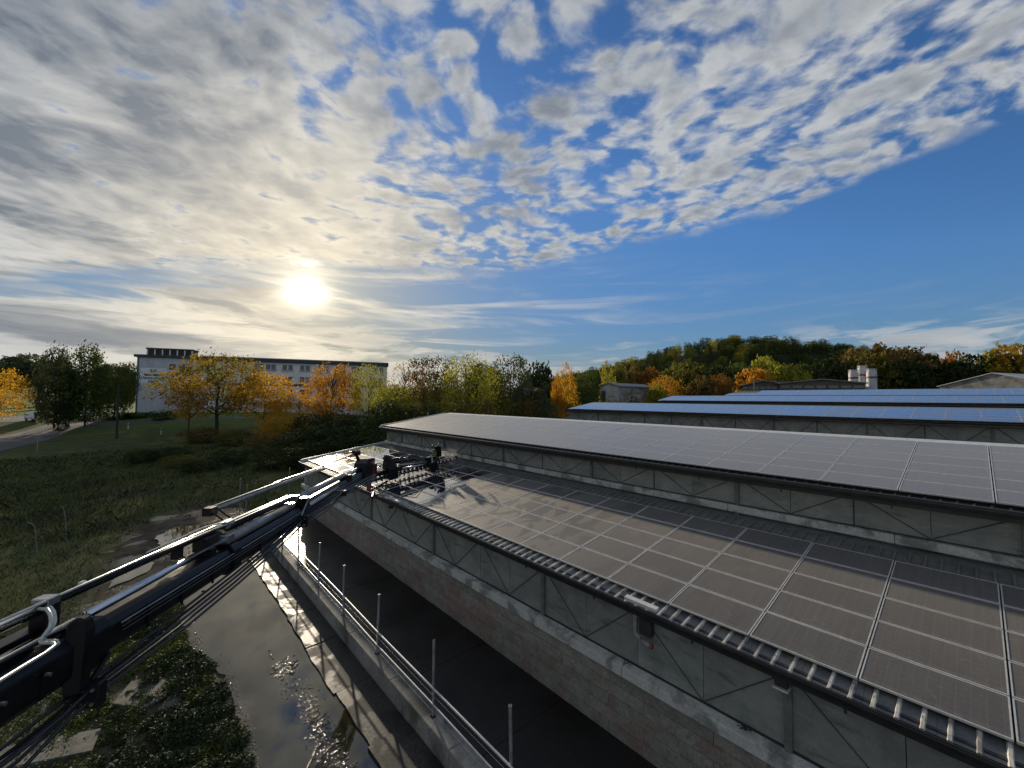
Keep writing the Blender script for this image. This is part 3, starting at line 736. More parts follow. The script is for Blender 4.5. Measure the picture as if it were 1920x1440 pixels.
far_barn(40.2, -1.146, 5, 40.45, -1.46, -2.9, 'second solar barn, its narrow blue roof just beyond the pale ridge of the nearest barn')
far_barn(62.5, 0.02, 5, 62.75, -.30, -1.5, 'third solar barn, a thin blue roof strip between the second and the farthest barn', cl=False)
far_barn(89.5, 1.17, 7, 89.75, .85, -.6, 'farthest solar barn, its pale blue roof highest against the trees and silos', lambda c, r_: c > 20 and r_ > 2, cl=False)

# ------------------------------------------------------------------ vegetation
def quads_mesh(name, C, A, B_, m_, tip=True):
    n = len(C); v = np.empty((n, 4, 3))
    v[:, 0] = C-A*1.0; v[:, 1] = C-B_*.62+A*.1; v[:, 2] = C+A*1.0; v[:, 3] = C+B_*.62+A*.1
    me = bpy.data.meshes.new(name); me.vertices.add(n*4); me.vertices.foreach_set('co', v.reshape(-1))
    me.loops.add(n*4); me.loops.foreach_set('vertex_index', np.arange(n*4, dtype=np.int32))
    me.polygons.add(n); me.polygons.foreach_set('loop_start', np.arange(0, n*4, 4, dtype=np.int32)); me.polygons.foreach_set('loop_total', np.full(n, 4, dtype=np.int32))
    me.materials.append(m_); me.update(calc_edges=True); return me
def rand_frames(n, size, flat=.0):
    a = rng.normal(size=(n, 3)); a[:, 2] *= (1-flat); a /= np.linalg.norm(a, axis=1)[:, None]
    b_ = rng.normal(size=(n, 3)); b_ -= a*(a*b_).sum(1)[:, None]; b_ /= np.linalg.norm(b_, axis=1)[:, None]
    s_ = size*rng.uniform(.6, 1.3, (n, 1)); return a*s_, b_*s_
def leafmat(name, cs, tr=.35):
    def fn(t, bs):
        oc = objc(t); p = geo(t); rnd = t.new('ShaderNodeObjectInfo').outputs['Random']
        n = t.noise(oc, 6, 4, .7); nf = t.noise(oc, 60, 2, .6)
        c = t.mix(t.sm(n, .36, .62), cs[0], cs[1]); c = t.mix(t.sm(nf, .50, .68), c, cs[2])
        c = t.mix(1.0, c, t.comb(*[t.sm(rnd, 0, 1, .78, 1.22, lin=True)]*3), 'MULTIPLY')
        t.put(bs.inputs['Base Color'], c); bs.inputs['Roughness'].default_value = .85; bs.inputs['Specular IOR Level'].default_value = .10
        tn = t.new('ShaderNodeBsdfTranslucent'); t.put(tn.inputs[0], t.mix(1.0, c, (1.25, 1.15, .7), 'MULTIPLY'))
        mx = t.new('ShaderNodeMixShader'); mx.inputs[0].default_value = tr
        t.l.new(bs.outputs[0], mx.inputs[1]); t.l.new(tn.outputs[0], mx.inputs[2])
        t.l.new(mx.outputs[0], t.n['Material Output'].inputs[0])
    return mat(name, fn=fn)
LM = dict(
    orange=leafmat('orange_leaves', [(.40, .17, .022), (.52, .27, .035), (.26, .20, .032)], .5),
    gold=leafmat('golden_leaves', [(.50, .31, .035), (.44, .22, .025), (.32, .29, .05)], .5),
    yellowgreen=leafmat('yellow_green_leaves', [(.21, .22, .032), (.32, .30, .045), (.12, .15, .028)], .45),
    mapleg=leafmat('turning_leaves', [(.16, .17, .028), (.42, .24, .03), (.24, .23, .04)], .45),
    olive=leafmat('olive_leaves', [(.085, .098, .024), (.14, .14, .032), (.20, .17, .038)]),
    green=leafmat('green_leaves', [(.045, .075, .020), (.075, .11, .028), (.11, .135, .036)], .3),
    dark=leafmat('dark_leaves', [(.020, .034, .013), (.034, .052, .018), (.052, .066, .024)], .2),
    brown=leafmat('brown_leaves', [(.12, .082, .030), (.17, .12, .042), (.085, .078, .028)], .3),
    rust=leafmat('rusty_leaves', [(.24, .10, .028), (.33, .16, .04), (.14, .095, .028)], .4),
    grey=leafmat('grey_green_leaves', [(.075, .098, .050), (.13, .15, .085), (.052, .070, .032)], .3))
m_bark = mottled('bark', (.030, .024, .018), (.060, .048, .035), 5, .95, .6, .02)
m_bark_red = mottled('branch_bark', (.085, .045, .028), (.12, .07, .04), 5, .95, .4, .02)

def crown_mesh(name, shape, n_cl, per, leaf, seed, hb=.22, m_=None):
    r_ = np.random.default_rng(seed); P_ = []
    k = 0
    while k < n_cl:
        q = r_.uniform(-1, 1, 3)
        z = (q[2]+1)/2
        prof = {'round': math.sqrt(max(0, 1-(2*z-1)**2))**.8, 'tall': (math.sin(math.pi*min(1, z*.92+.08))**.6)*(1-.35*z), 'cone': (1-z)**.75*min(1, z*7+.25),
                'broad': (1-(2*z-.9)**4)**.5 if abs(2*z-.9) < 1 else 0, 'open': math.sqrt(max(0, 1-(2*z-.95)**2))}[shape]
        lump = 1+.22*math.sin(3*math.atan2(q[1], q[0])+seed+4*z)+.12*math.sin(7*math.atan2(q[1], q[0])+2*seed+9*z)
        R_ = math.hypot(q[0], q[1])
        if R_ > prof*lump*.95: continue
        if R_ < prof*lump*.45 and r_.random() < .72: continue      # leaves gather towards the outside
        P_.append((q[0]*.5, q[1]*.5, hb+(1-hb)*z)); k += 1
    P_ = np.array(P_)
    sp = {'open': .040, 'round': .050, 'tall': .045, 'cone': .04, 'broad': .045}[shape]
    C = np.repeat(P_, per, 0) + r_.normal(size=(n_cl*per, 3))*[sp, sp, sp*.62]
    a = r_.normal(size=(len(C), 3)); a /= np.linalg.norm(a, axis=1)[:, None]
    b_ = r_.normal(size=(len(C), 3)); b_ -= a*(a*b_).sum(1)[:, None]; b_ /= np.linalg.norm(b_, axis=1)[:, None]
    s_ = leaf*r_.uniform(.55, 1.35, (len(C), 1))
    return quads_mesh(name, C, a*s_, b_*s_, m_ or LM['green'])
def trunk_mesh(seed, hb=.22, spread=.34, n_l=14, r0=.022, bend=.03, m_=None):
    r_ = np.random.default_rng(seed); b = MB()
    tr = [(r_.normal(0, bend)*t, r_.normal(0, bend)*t, t*.86) for t in np.linspace(0, 1, 7)]
    b.tube([(p[0], p[1], p[2]-.03*(i == 0)) for i, p in enumerate(tr)], [r0*(1-.85*t) for t in np.linspace(0, 1, 7)], 6)
    for i in range(n_l):
        t = r_.uniform(hb*.9, .75); k = t/.86*6; i0 = int(k); f = k-i0
        p = Vector(tr[i0]).lerp(Vector(tr[min(i0+1, 6)]), f); a = 2.4*i+r_.uniform(-.4, .4); ln = spread*r_.uniform(.6, 1.1)*(1.05-t)
        q1 = p+Vector((math.cos(a)*ln*.5, math.sin(a)*ln*.5, .06+.04*r_.random())); q2 = p+Vector((math.cos(a+.15)*ln, math.sin(a+.15)*ln, .16+.08*r_.random()))
        b.tube([p, q1, q2], [r0*.38, r0*.24, r0*.06], 4)
        for s_ in (-.5, .5):
            b.tube([q1, q1+Vector((math.cos(a+s_)*ln*.4, math.sin(a+s_)*ln*.4, .07))], [r0*.16, r0*.04], 3)
    return b.mesh('trunk', m_ or m_bark)
CR = {}
for nm, shp, nc, per, lf, hb in [('maple', 'open', 420, 13, .0150, .26), ('maple2', 'round', 380, 13, .0150, .22), ('full', 'round', 330, 14, .019, .10), ('full2', 'broad', 330, 14, .019, .08),
                                 ('poplar', 'tall', 260, 13, .019, .12), ('birch', 'tall', 330, 14, .015, .10), ('dense', 'tall', 520, 15, .018, .05), ('mass', 'round', 300, 16, .036, .05), ('mass2', 'broad', 300, 16, .036, .05), ('fir', 'cone', 260, 12, .020, .04), ('thin', 'open', 170, 8, .013, .25), ('bush', 'round', 260, 12, .026, -.12)]:
    CR[nm] = crown_mesh('crown', shp, nc, per, lf, len(CR)*7+3, hb)
TRK = [trunk_mesh(5), trunk_mesh(9, .15, .42, 20), trunk_mesh(14, .3, .30, 12, .018), trunk_mesh(21, .3, .46, 46, .020, .03, m_bark_red)]
def tree(px, D, ytop, wpx, kind, col_, label, group=None, trunk=0, name='tree', zoff=0, base=None):
    p = onground(px, D); zt = at(px, ytop, D).z; h = max(1.0, zt-p.z); w = wpx/F_PX*D
    if base is not None: p.z = base; h = zt-base
    if D > 105: kind = {'full': 'mass', 'full2': 'mass2'}.get(kind, kind)
    o = empty(name, p, rng.uniform(0, 6.28)); tag(o, label, 'tree', group)
    inst(CR[kind], 'crown', (0, 0, 0), o, scale=(w*1.12, w*1.12, h*1.02), mat=LM[col_])
    if trunk is not None: inst(TRK[trunk], 'trunk', (0, 0, 0), o, scale=(w, w, h))
    return o
GA = 'autumn trees in front of the long white building'
tree(-8, 64, 688, 80, 'maple', 'gold', 'orange tree cut by the left edge of the picture, beside the lawn')
tree(104, 70, 645, 66, 'dense', 'grey', 'tall grey green tree left of the pair beside the road junction', 'tall green trees beside the road junction', 1)
tree(162, 72, 643, 76, 'dense', 'green', 'tall dark green tree right of the pair beside the road junction', 'tall green trees beside the road junction', 1)
tree(132, 71, 690, 46, 'full', 'dark', 'low dark tree filling the gap between the two tall green trees', 'tall green trees beside the road junction', 1)
tree(216, 80, 684, 62, 'full', 'green', 'dark leaning tree with open crown left of the white gable wall', None, 1)
tree(238, 150, 684, 42, 'full', 'olive', 'far olive tree seen between the leaning tree and the gable wall')
tree(205, 170, 680, 40, 'full2', 'grey', 'far grey green tree behind the dark leaning tree')
tree(50, 230, 666, 74, 'full', 'grey', 'broad far grey green tree behind the lawn at the left', 'far trees along the rising field')
tree(12, 240, 672, 50, 'full2', 'brown', 'broad far brownish tree at the left edge beyond the lawn', 'far trees along the rising field')
tree(85, 250, 676, 50, 'full2', 'olive', 'far olive tree beyond the lawn next to the tall grey green tree', 'far trees along the rising field')
tree(408, 66, 661, 156, 'maple', 'mapleg', 'largest maple, green on top and orange at its left side, before the gable corner', GA)
tree(356, 67, 706, 66, 'maple2', 'orange', 'orange lower maple in front of the white gable wall', GA)
tree(497, 66, 694, 92, 'maple', 'gold', 'orange yellow maple right of the largest maple', GA)
tree(560, 68, 738, 80, 'maple2', 'gold', 'low yellow maple in the gap before the blue banded facade', GA)
tree(622, 64, 679, 88, 'maple', 'orange', 'orange maple with many bare twigs before the middle of the long facade', GA, 3)
tree(692, 66, 686, 66, 'maple2', 'yellowgreen', 'yellow green tree with dark trunk before the right end of the long facade', GA)
tree(760, 84, 676, 64, 'thin', 'rust', 'rusty half bare tree right of the long facade', None, 3)
tree(738, 74, 722, 80, 'full', 'yellowgreen', 'low yellow green tree under the right end of the facade')
tree(815, 100, 669, 88, 'full', 'brown', 'brown broad tree behind the rusty half bare tree')
tree(825, 82, 702, 56, 'full', 'olive', 'low olive tree in front of the brown broad tree', None, 1)
tree(795, 80, 712, 46, 'thin', 'brown', 'thin brown tree with bare stems above the far end of the barn roof', None, 3)
tree(878, 78, 667, 96, 'maple2', 'yellowgreen', 'large olive yellow tree behind the far end of the nearest roof', None, 1)
tree(925, 92, 690, 60, 'full', 'olive', 'olive tree right of the large olive yellow tree')
tree(958, 98, 664, 74, 'full', 'grey', 'tall rounded grey green tree standing above its neighbours')
tree(905, 120, 680, 60, 'full2', 'dark', 'dark tree behind the gap left of the tall rounded tree')
tree(1022, 90, 706, 58, 'fir', 'grey', 'grey green pointed tree left of the golden poplar')
tree(1010, 130, 684, 56, 'full', 'dark', 'dark tree behind the grey green pointed tree')
tree(1062, 100, 680, 46, 'poplar', 'gold', 'golden orange poplar, brightest of the trees beyond the barn')
tree(1044, 98, 700, 30, 'poplar', 'orange', 'short orange tree leaning against the golden poplar')
tree(1098, 104, 694, 56, 'full', 'green', 'dark green rounded tree right of the golden poplar')
tree(1138, 125, 677, 34, 'poplar', 'yellowgreen', 'slim yellow green poplar behind the small grey shed')
tree(1160, 150, 688, 40, 'full', 'olive', 'olive tree just right of the slim yellow green poplar')
tree(985, 112, 722, 50, 'full', 'brown', 'low brown tree beside the low roofed hut')
for i, (px, D, yt, w, k, c, lab) in enumerate([
        (1190, 160, 690, 44, 'full', 'brown', 'brown rounded tree above the small grey shed'), (1220, 155, 692, 46, 'full', 'rust', 'rusty rounded tree right of the brown one above the shed'),
        (1248, 120, 706, 56, 'maple2', 'orange', 'orange bushy tree between the shed and the barns'), (1232, 115, 724, 36, 'full', 'yellowgreen', 'low yellow green tree hiding the right end of the shed'),
        (1270, 165, 684, 56, 'full', 'olive', 'olive rounded tree at the foot of the hill above the orange bushy tree'), (1300, 150, 678, 60, 'full2', 'olive', 'broad olive tree at the foot of the hill'),
        (1315, 125, 708, 50, 'full', 'brown', 'brown tree right of the orange bushy tree'), (1352, 130, 702, 40, 'maple2', 'rust', 'rusty narrow tree beside the far barn tips'),
        (1340, 170, 690, 60, 'full', 'dark', 'dark tree behind the rusty narrow tree'), (1388, 165, 684, 56, 'full', 'green', 'green tree left of the golden one by the pole'),
        (1415, 150, 688, 62, 'full2', 'orange', 'golden orange broad tree behind the thin pole'), (1436, 168, 672, 56, 'full', 'yellowgreen', 'yellow green rounded tree above the golden broad one'),
        (1470, 160, 680, 66, 'full2', 'yellowgreen', 'broad yellow green tree right of the golden one'), (1505, 170, 686, 64, 'full', 'dark', 'dark tree right of the broad yellow green tree'),
        (1545, 175, 676, 74, 'full', 'dark', 'dark broad tree between the yellow green tree and the silos'), (1592, 185, 652, 50, 'thin', 'brown', 'half bare tree rising left of the big domed trees'),
        (1585, 172, 680, 60, 'full', 'dark', 'dark low tree left of the silos'), (1632, 178, 644, 84, 'full2', 'brown', 'left one of the big brown topped domed trees behind the silos'),
        (1682, 180, 647, 84, 'full2', 'brown', 'right one of the big brown topped domed trees behind the silos'), (1625, 170, 668, 80, 'full', 'olive', 'olive tree directly behind the silos'),
        (1690, 168, 680, 80, 'full', 'dark', 'dark tree right of the silos'), (1740, 175, 672, 76, 'full', 'dark', 'dark rounded tree left of the reddish one'),
        (1790, 180, 664, 44, 'full', 'rust', 'reddish tree top standing above the dark trees on the right'), (1775, 170, 688, 60, 'full', 'dark', 'dark low tree under the reddish tree top'),
        (1825, 172, 669, 66, 'full', 'dark', 'dark rounded tree right of the reddish one'), (1862, 176, 676, 50, 'full2', 'green', 'green tree between the dark rounded tree and the big olive one'),
        (1905, 165, 650, 96, 'full', 'mapleg', 'big olive brown tree at the right edge above the grey gabled barn'), (1880, 168, 668, 60, 'full', 'olive', 'olive tree left of the big olive brown tree at the right edge'),
        (1960, 165, 655, 90, 'full', 'olive', 'olive tree just outside the right edge of the picture')]):
    tree(px, D, yt, w, k, c, lab, None, None if k != 'thin' else 3)
# undergrowth and hedges: each bush by itself
bl = 0
def bush(px, D, ytop, wpx, col_, label, group, h=None):
    p = onground(px, D); zt = at(px, ytop, D).z; hh = max(.5, zt-p.z); w = wpx/F_PX*D
    o = inst(CR['bush'], 'shrub', p, None, (0, 0, rng.uniform(0, 6)), (w*1.1, w*1.1, hh), LM[col_]); tag(o, label, 'shrub', group); return o
GH = 'clipped hedges and bushes by the gable wall'
for px, D, yt, w, c, lab in [(178, 80, 779, 46, 'dark', 'low flat dark hedge beside the driveway'), (222, 80, 772, 40, 'dark', 'dark clipped bush left of the gable corner'),
                             (256, 82, 772, 44, 'dark', 'dark clipped bush at the foot of the gable corner'), (307, 80, 768, 40, 'dark', 'dark bush right of the bare foot of the gable wall'), (118, 68, 745, 26, 'dark', 'dark bush at the foot of the tall grey green tree')]:
    bush(px, D, yt, w, c, lab, GH)
GU = 'bushes along the field edge behind the crane head'
for px, D, yt, w, c, lab in [
        (380, 60, 800, 60, 'brown', 'brownish bush under the left side of the largest maple'), (440, 58, 806, 60, 'olive', 'olive green bush at the foot of the largest maple'),
        (520, 60, 776, 60, 'gold', 'golden yellow bush under the orange yellow maple'), (548, 58, 782, 70, 'mapleg', 'green and orange bush beside the low yellow maple'),
        (590, 56, 772, 70, 'dark', 'dark green bush between the low yellow maple and the orange maple'), (640, 55, 770, 70, 'dark', 'dark green bush at the foot of the orange maple with bare twigs'),
        (690, 54, 774, 70, 'dark', 'dark green bush at the foot of the yellow green tree with dark trunk'), (730, 58, 752, 60, 'dark', 'dark green bush just left of the raised barn roof corner'),
        (612, 50, 796, 90, 'dark', 'broad dark bush in the row directly above the glaring wet roof corner'), (560, 48, 806, 80, 'dark', 'broad dark bush left of the one above the glaring roof corner'),
        (680, 48, 792, 90, 'dark', 'broad dark bush touching the left end of the upper barn roof'), (500, 50, 812, 70, 'brown', 'brownish bush on the slope below the orange yellow maple'),
        (760, 64, 748, 70, 'olive', 'olive bush showing over the left tip of the upper barn roof'), (800, 62, 750, 60, 'dark', 'dark bush right of the olive one at the tip of the upper barn roof'),
        (850, 66, 744, 60, 'olive', 'olive bush below the large olive yellow tree'), (900, 70, 742, 60, 'brown', 'brown bush right below the large olive yellow tree'),
        (320, 46, 838, 60, 'dark', 'dark bush on the slope, second from the left of the row above the puddles'), (345, 42, 852, 56, 'olive', 'small olive bush lowest on the slope among the dark bushes'),
        (375, 40, 862, 60, 'dark', 'dark bush nearest the wet silt on the slope'), (270, 44, 842, 46, 'dark', 'small dark bush standing farthest left on the grassy slope'),
        (440, 44, 840, 70, 'dark', 'dark bush on the slope right below the foot of the largest maple'), (945, 92, 744, 60, 'olive', 'olive bush below the tall rounded grey green tree'),
        (640, 44, 816, 90, 'dark', 'broad dark bush lowest beside the barn corner'), (580, 42, 828, 80, 'dark', 'dark bush just beyond the lone stake'), (520, 42, 834, 80, 'dark', 'dark bush beyond the pair of thin stakes'),
        (700, 45, 812, 80, 'dark', 'dark bush hidden behind the lower roof corner'), (1000, 92, 744, 50, 'brown', 'brown bush in front of the low roofed hut'),
        (1150, 96, 744, 46, 'olive', 'olive bush before the door of the small grey shed'), (1190, 94, 746, 50, 'dark', 'dark bush before the side wall of the small grey shed')]:
    bush(px, D, yt, w, c, lab, GU)
# wood covering the hill
def hill_tree(px, D, kind, c, hh, ww):
    p = onground(px, D, -.5)
    return inst(CR[kind], 'hill_tree', p, None, (0, 0, rng.uniform(0, 6)), (ww, ww, hh), LM[c])
HL = {'dark': 'dark green tree of the wood on the hill', 'green': 'mid green tree of the wood on the hill', 'olive': 'olive tree of the wood on the hill', 'yellowgreen': 'yellowish green tree of the wood on the hill',
      'brown': 'brown tree of the wood on the hill', 'orange': 'orange tree of the wood on the hill'}
cols_ = ['dark']*7+['green']*7+['olive']*7+['yellowgreen']*3+['brown']*1
for i in range(290):
    px = rng.uniform(985, 1760); D = rng.uniform(300, 470) if i > 90 else rng.uniform(430, 475)
    c = cols_[rng.integers(len(cols_))]; kd = ['full', 'full2', 'fir', 'birch', 'full'][rng.integers(5)]
    if kd == 'fir': c = 'dark'
    hh = rng.uniform(11, 17); o = hill_tree(px, D, kd, c, hh, rng.uniform(8, 13)*(0.7 if kd in ('fir', 'birch') else 1)); tag(o, HL[c], 'tree', HL[c].replace('tree', 'trees'))
def crown_mass(name, pts, kind, m_):
    me0 = CR[kind]; n = len(me0.vertices); co = np.empty(n*3); me0.vertices.foreach_get('co', co); co = co.reshape(-1, 4, 3)
    idx = rng.choice(len(co), 1100, replace=False) if len(co) > 1100 else np.arange(len(co)); base = co[idx]
    cen = base.mean(1, keepdims=True); base = cen+(base-cen)*1.5
    out = []
    for (x_, y_, z_, w_, h_) in pts: out.append(base*[w_, w_, h_]+[x_, y_, z_])
    v = np.concatenate(out); q = len(v); me = bpy.data.meshes.new(name); me.vertices.add(q*4); me.vertices.foreach_set('co', v.reshape(-1))
    me.loops.add(q*4); me.loops.foreach_set('vertex_index', np.arange(q*4, dtype=np.int32)); me.polygons.add(q)
    me.polygons.foreach_set('loop_start', np.arange(0, q*4, 4, dtype=np.int32)); me.polygons.foreach_set('loop_total', np.full(q, 4, dtype=np.int32))
    me.materials.append(m_); me.update(calc_edges=True); o = bpy.data.objects.new(name, me); COL.objects.link(o); return tag(o, kind='stuff')
for kd, c, n_ in (('full', 'green', 150), ('full2', 'dark', 200), ('fir', 'dark', 120)):
    pts = []
    for _ in range(n_):
        px = rng.uniform(960, 1760); D = rng.uniform(290, 500); p = onground(px, D, -1); pts.append((p.x, p.y, p.z, rng.uniform(9, 13)*(0.6 if kd == 'fir' else 1), rng.uniform(10, 15)))
    crown_mass('far_wood', pts, kd, LM[c])
pts = []
for _ in range(220):
    px = rng.uniform(600, 2150); D = rng.uniform(185, 260); p = onground(px, D, -1); pts.append((p.x, p.y, p.z, rng.uniform(8, 13), rng.uniform(8, 12)))
crown_mass('far_wood', pts, 'full', LM['dark'])
pts = []
for _ in range(150):
    px = rng.uniform(-400, 700); D = rng.uniform(260, 420); p = onground(px, D, -1); pts.append((p.x, p.y, p.z, rng.uniform(9, 15), rng.uniform(7, 10)))
crown_mass('far_wood', pts, 'full2', LM['olive'])

# grass on the bank and weeds by the water
def blades(name, n, xr, yr, h, w, m_, test=None, lean=.5):
    X = rng.uniform(*xr, n); Y = rng.uniform(*yr, n)
    if test is not None: k_ = test(X, Y); X, Y = X[k_], Y[k_]
    n = len(X); Z = T(X, Y); C = np.stack([X, Y, Z], 1); hh = h*rng.uniform(.4, 1.4, n)
    a = rng.uniform(0, 6.28, n); dr = np.stack([np.cos(a), np.sin(a), 0*a], 1)*w*rng.uniform(.6, 1.4, (n, 1)); ln = rng.normal(size=(n, 2))*lean*hh[:, None]
    tip = C+np.stack([ln[:, 0], ln[:, 1], hh], 1); mid = C+np.stack([ln[:, 0]*.3, ln[:, 1]*.3, hh*.55], 1)
    v = np.stack([C-dr, C+dr, mid+dr*.7, tip, mid-dr*.7], 1)
    me = bpy.data.meshes.new(name); me.vertices.add(n*5); me.vertices.foreach_set('co', v.reshape(-1)); me.loops.add(n*5)
    me.loops.foreach_set('vertex_index', np.arange(n*5, dtype=np.int32)); me.polygons.add(n); me.polygons.foreach_set('loop_start', np.arange(0, n*5, 5, dtype=np.int32)); me.polygons.foreach_set('loop_total', np.full(n, 5, dtype=np.int32))
    me.materials.append(m_); me.update(calc_edges=True); o = bpy.data.objects.new(name, me); COL.objects.link(o); return tag(o, kind='stuff')
def gmat(name, c1, c2, c3):
    def fn(t, bs):
        p = geo(t); n = t.noise(p, .35, 5, .65, .4); nf = t.noise(p, 7, 3, .6)
        c = t.mix(t.sm(n, .42, .58), c1, c2); c = t.mix(t.sm(nf, .5, .7), c, c3)
        t.put(bs.inputs['Base Color'], c); bs.inputs['Roughness'].default_value = .7; bs.inputs['Specular IOR Level'].default_value = .2
    return mat(name, fn=fn)
m_grass = gmat('bank_grass', (.044, .058, .021), (.12, .125, .032), (.085, .076, .034))
m_weed = gmat('weed_leaves', (.028, .044, .014), (.14, .165, .020), (.075, .095, .045))
nomud = lambda X, Y: ~((((X-2.4)/3.3)**2+((Y-29.5)/8.4)**2) < 1.0+.2*np.sin(X*2.1)*np.cos(Y*1.7)) & ~((X > -1.6) & (Y > 22) & (Y < 32) & (rng.random(len(X)) < .8))
blades('bank_grass', 90000, (-34, .8), (16, 60), .16, .012, m_grass, lambda X, Y: nomud(X, Y) & (rng.random(len(X)) < np.clip(26/np.hypot(X, Y), .2, 1)), .7)
blades('rough_grass', 30000, (-30, 8), (34, 70), .34, .02, m_grass, nomud, .6)
# leafy weeds in mounds beside the puddle
CL = []
for _ in range(330):
    y_ = rng.uniform(5, 20.6); xe = np.interp(y_, [2, 8, 10.8, 13, 14.7, 17.7, 20.6], [1.7, 1.8, 1.75, 1.85, 1.8, 1.15, 1.0])
    x_ = xe-abs(rng.normal(0, 1.5))-.02
    if -.5 < x_ < .9 and 14.1 < y_ < 16.1 and rng.random() < .75: continue
    if -2.7 < x_ < -.4 and 12 < y_ < 15.2 and rng.random() < .45: continue
    CL.append((x_, y_, rng.choice([.14, .20, .28, .38, .48], p=[.34, .3, .2, .12, .04])))
CC = []
for x_, y_, r_ in CL:
    n = int(520*r_/.3); q = rng.normal(size=(n, 3)); q /= np.linalg.norm(q, axis=1)[:, None]; q *= rng.uniform(.75, 1.05, (n, 1)); q[:, 2] = abs(q[:, 2])*.75
    CC.append(q*r_+[x_, y_, -8.17])
CC = np.concatenate(CC); CC += rng.normal(size=CC.shape)*.02; a_, b_ = rand_frames(len(CC), .036, .2); a_ *= 1.35; b_ *= .6
o = bpy.data.objects.new('weeds', quads_mesh('weeds', CC, a_, b_, m_weed)); COL.objects.link(o); tag(o, kind='stuff')
n = 60000; X = rng.uniform(-6, 1.75, n); Y = rng.uniform(3, 21, n); xe = np.interp(Y, [2, 8, 10.8, 13, 14.7, 17.7, 20.6], [1.7, 1.8, 1.75, 1.85, 1.8, 1.15, 1.0])
k_ = (X < xe) & ~((X > -.5) & (X < 1.1) & (Y > 14.1) & (Y < 16.2)); X, Y = X[k_], Y[k_]
C = np.stack([X, Y, -8.15+abs(rng.normal(0, .04, len(X)))+.05*np.sin(X*3)*np.sin(Y*2.3)], 1); a_, b_ = rand_frames(len(C), .028, .2)
o = bpy.data.objects.new('ground_cover', quads_mesh('ground_cover', C, a_, b_, m_weed)); COL.objects.link(o); tag(o, kind='stuff')

# ------------------------------------------------------------------ long white building on the left
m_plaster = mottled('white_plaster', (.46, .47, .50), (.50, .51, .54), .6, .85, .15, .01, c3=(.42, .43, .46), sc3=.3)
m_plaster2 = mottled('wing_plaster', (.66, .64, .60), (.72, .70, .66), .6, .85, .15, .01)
m_blue = mottled('blue_band', (.035, .05, .12), (.05, .065, .15), 1, .6, .1, .005)
m_roofd = mottled('dark_roof_edge', (.030, .032, .040), (.045, .048, .055), 1, .6, .1, .01)
m_glass = mat('window_glass', (.05, .06, .075), .08, spec=.8)
m_wframe = mat('window_frame', (.62, .62, .60), .5)
m_board = mat('sign_board', (.66, .70, .70), .5)
m_ink = mat('sign_lettering', (.02, .03, .06), .6)
m_gold = mat('sign_emblem', (.38, .27, .10), .6)
m_curtain = mat('curtain', (.35, .32, .28), .9)
p0 = at(258, 740, 94); p1 = at(725, 740, 114); p0.z = p1.z = 0
ux = (p1-p0).normalized(); nv = Vector((ux.y, -ux.x, 0)); 
if nv.dot(p0) > 0: nv = -nv                              # towards the viewpoint
LT = (p1-p0).length
def fac(px, py):
    d = at(px, py, 1.0); t_ = (p0.x*nv.x+p0.y*nv.y)/(d.x*nv.x+d.y*nv.y); q = d*t_; return (q-p0).dot(ux), q.z
H = empty('long_building', (p0.x, p0.y, -5)); tag(H, 'long white building with a plain gable tower at left and a blue banded wing', 'building')
def lb(b, u0, u1, v0, v1, z0, z1, mi=0):
    P = [p0+ux*a+nv*c for a, c in ((u0, v0), (u1, v0), (u1, v1), (u0, v1))]
    if (ux.cross(nv)).z < 0: P = P[::-1]
    b.hexa([(q.x, q.y, z0) for q in P]+[(q.x, q.y, z1) for q in P], mi)
def lpart(name, m_, par, *boxes, **k):
    b = MB(); [lb(b, *bx_) for bx_ in boxes]; return child_world(b, name, m_, H, **k) if par is None else subchild(b, name, m_, par)
def subchild(b, name, m_, par):
    o = b.build(name, m_); o.parent = par; o.matrix_parent_inverse = Matrix.Translation(-H.location) if False else Matrix.Identity(4); return o
gx, gz = fac(372, 670); gt = fac(258, 666)[1]; zb = -8.0; wz = fac(600, 677)[1]
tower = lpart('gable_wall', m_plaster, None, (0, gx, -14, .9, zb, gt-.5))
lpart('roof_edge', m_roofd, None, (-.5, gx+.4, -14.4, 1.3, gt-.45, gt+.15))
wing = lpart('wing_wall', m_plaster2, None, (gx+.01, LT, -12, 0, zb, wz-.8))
lpart('wing_roof_edge', m_roofd, None, (gx+.42, LT+.3, -12.3, .45, wz-.85, wz+.05))
lpart('wing_roof_cap', m_white, None, (gx+.42, LT+.3, -12.3, .50, wz+.06, wz+.24))
zbd = fac(560, 722)[1]; lpart('blue_band', m_blue, None, (gx+.5, LT-.05, .005, .06, zbd-.35, zbd+.25))
lpart('downpipe', m_roofd, None, (.15, .3, .9, 1.05, zb, gt-.5))
# louvred roof box
u0, zl = fac(272, 666); u1, _ = fac(357, 666); zt = fac(300, 653.5)[1]
lpart('roof_box', m_dark, None, (u0, u1, -5, -1.2, gt+.16, zt-.1))
lpart('roof_box_lid', m_roofd, None, (u0-.25, u1+.25, -5.2, -.9, zt-.1, zt+.2))
for k in range(7):
    uu = u0+(u1-u0)*k/6; lpart('roof_box_post', m_wframe, None, (uu-.12, uu+.12, -1.15, -1.0, gt+.17, zt-.11))
    if k < 6:
        for j in range(4):
            zz = gt+.35+j*(zt-gt-.6)/4; lpart('louvre', m_steel, None, (uu+.13, uu+(u1-u0)/6-.13, -1.18, -1.12, zz, zz+.08))
ua, za = fac(372, 655); lpart('roof_mast', m_steel, None, (ua-1.0, ua-.92, -3, -2.9, gt, gt+2.4), (ua-1.5, ua-.92, -3, -2.9, gt+1.2, gt+1.3))
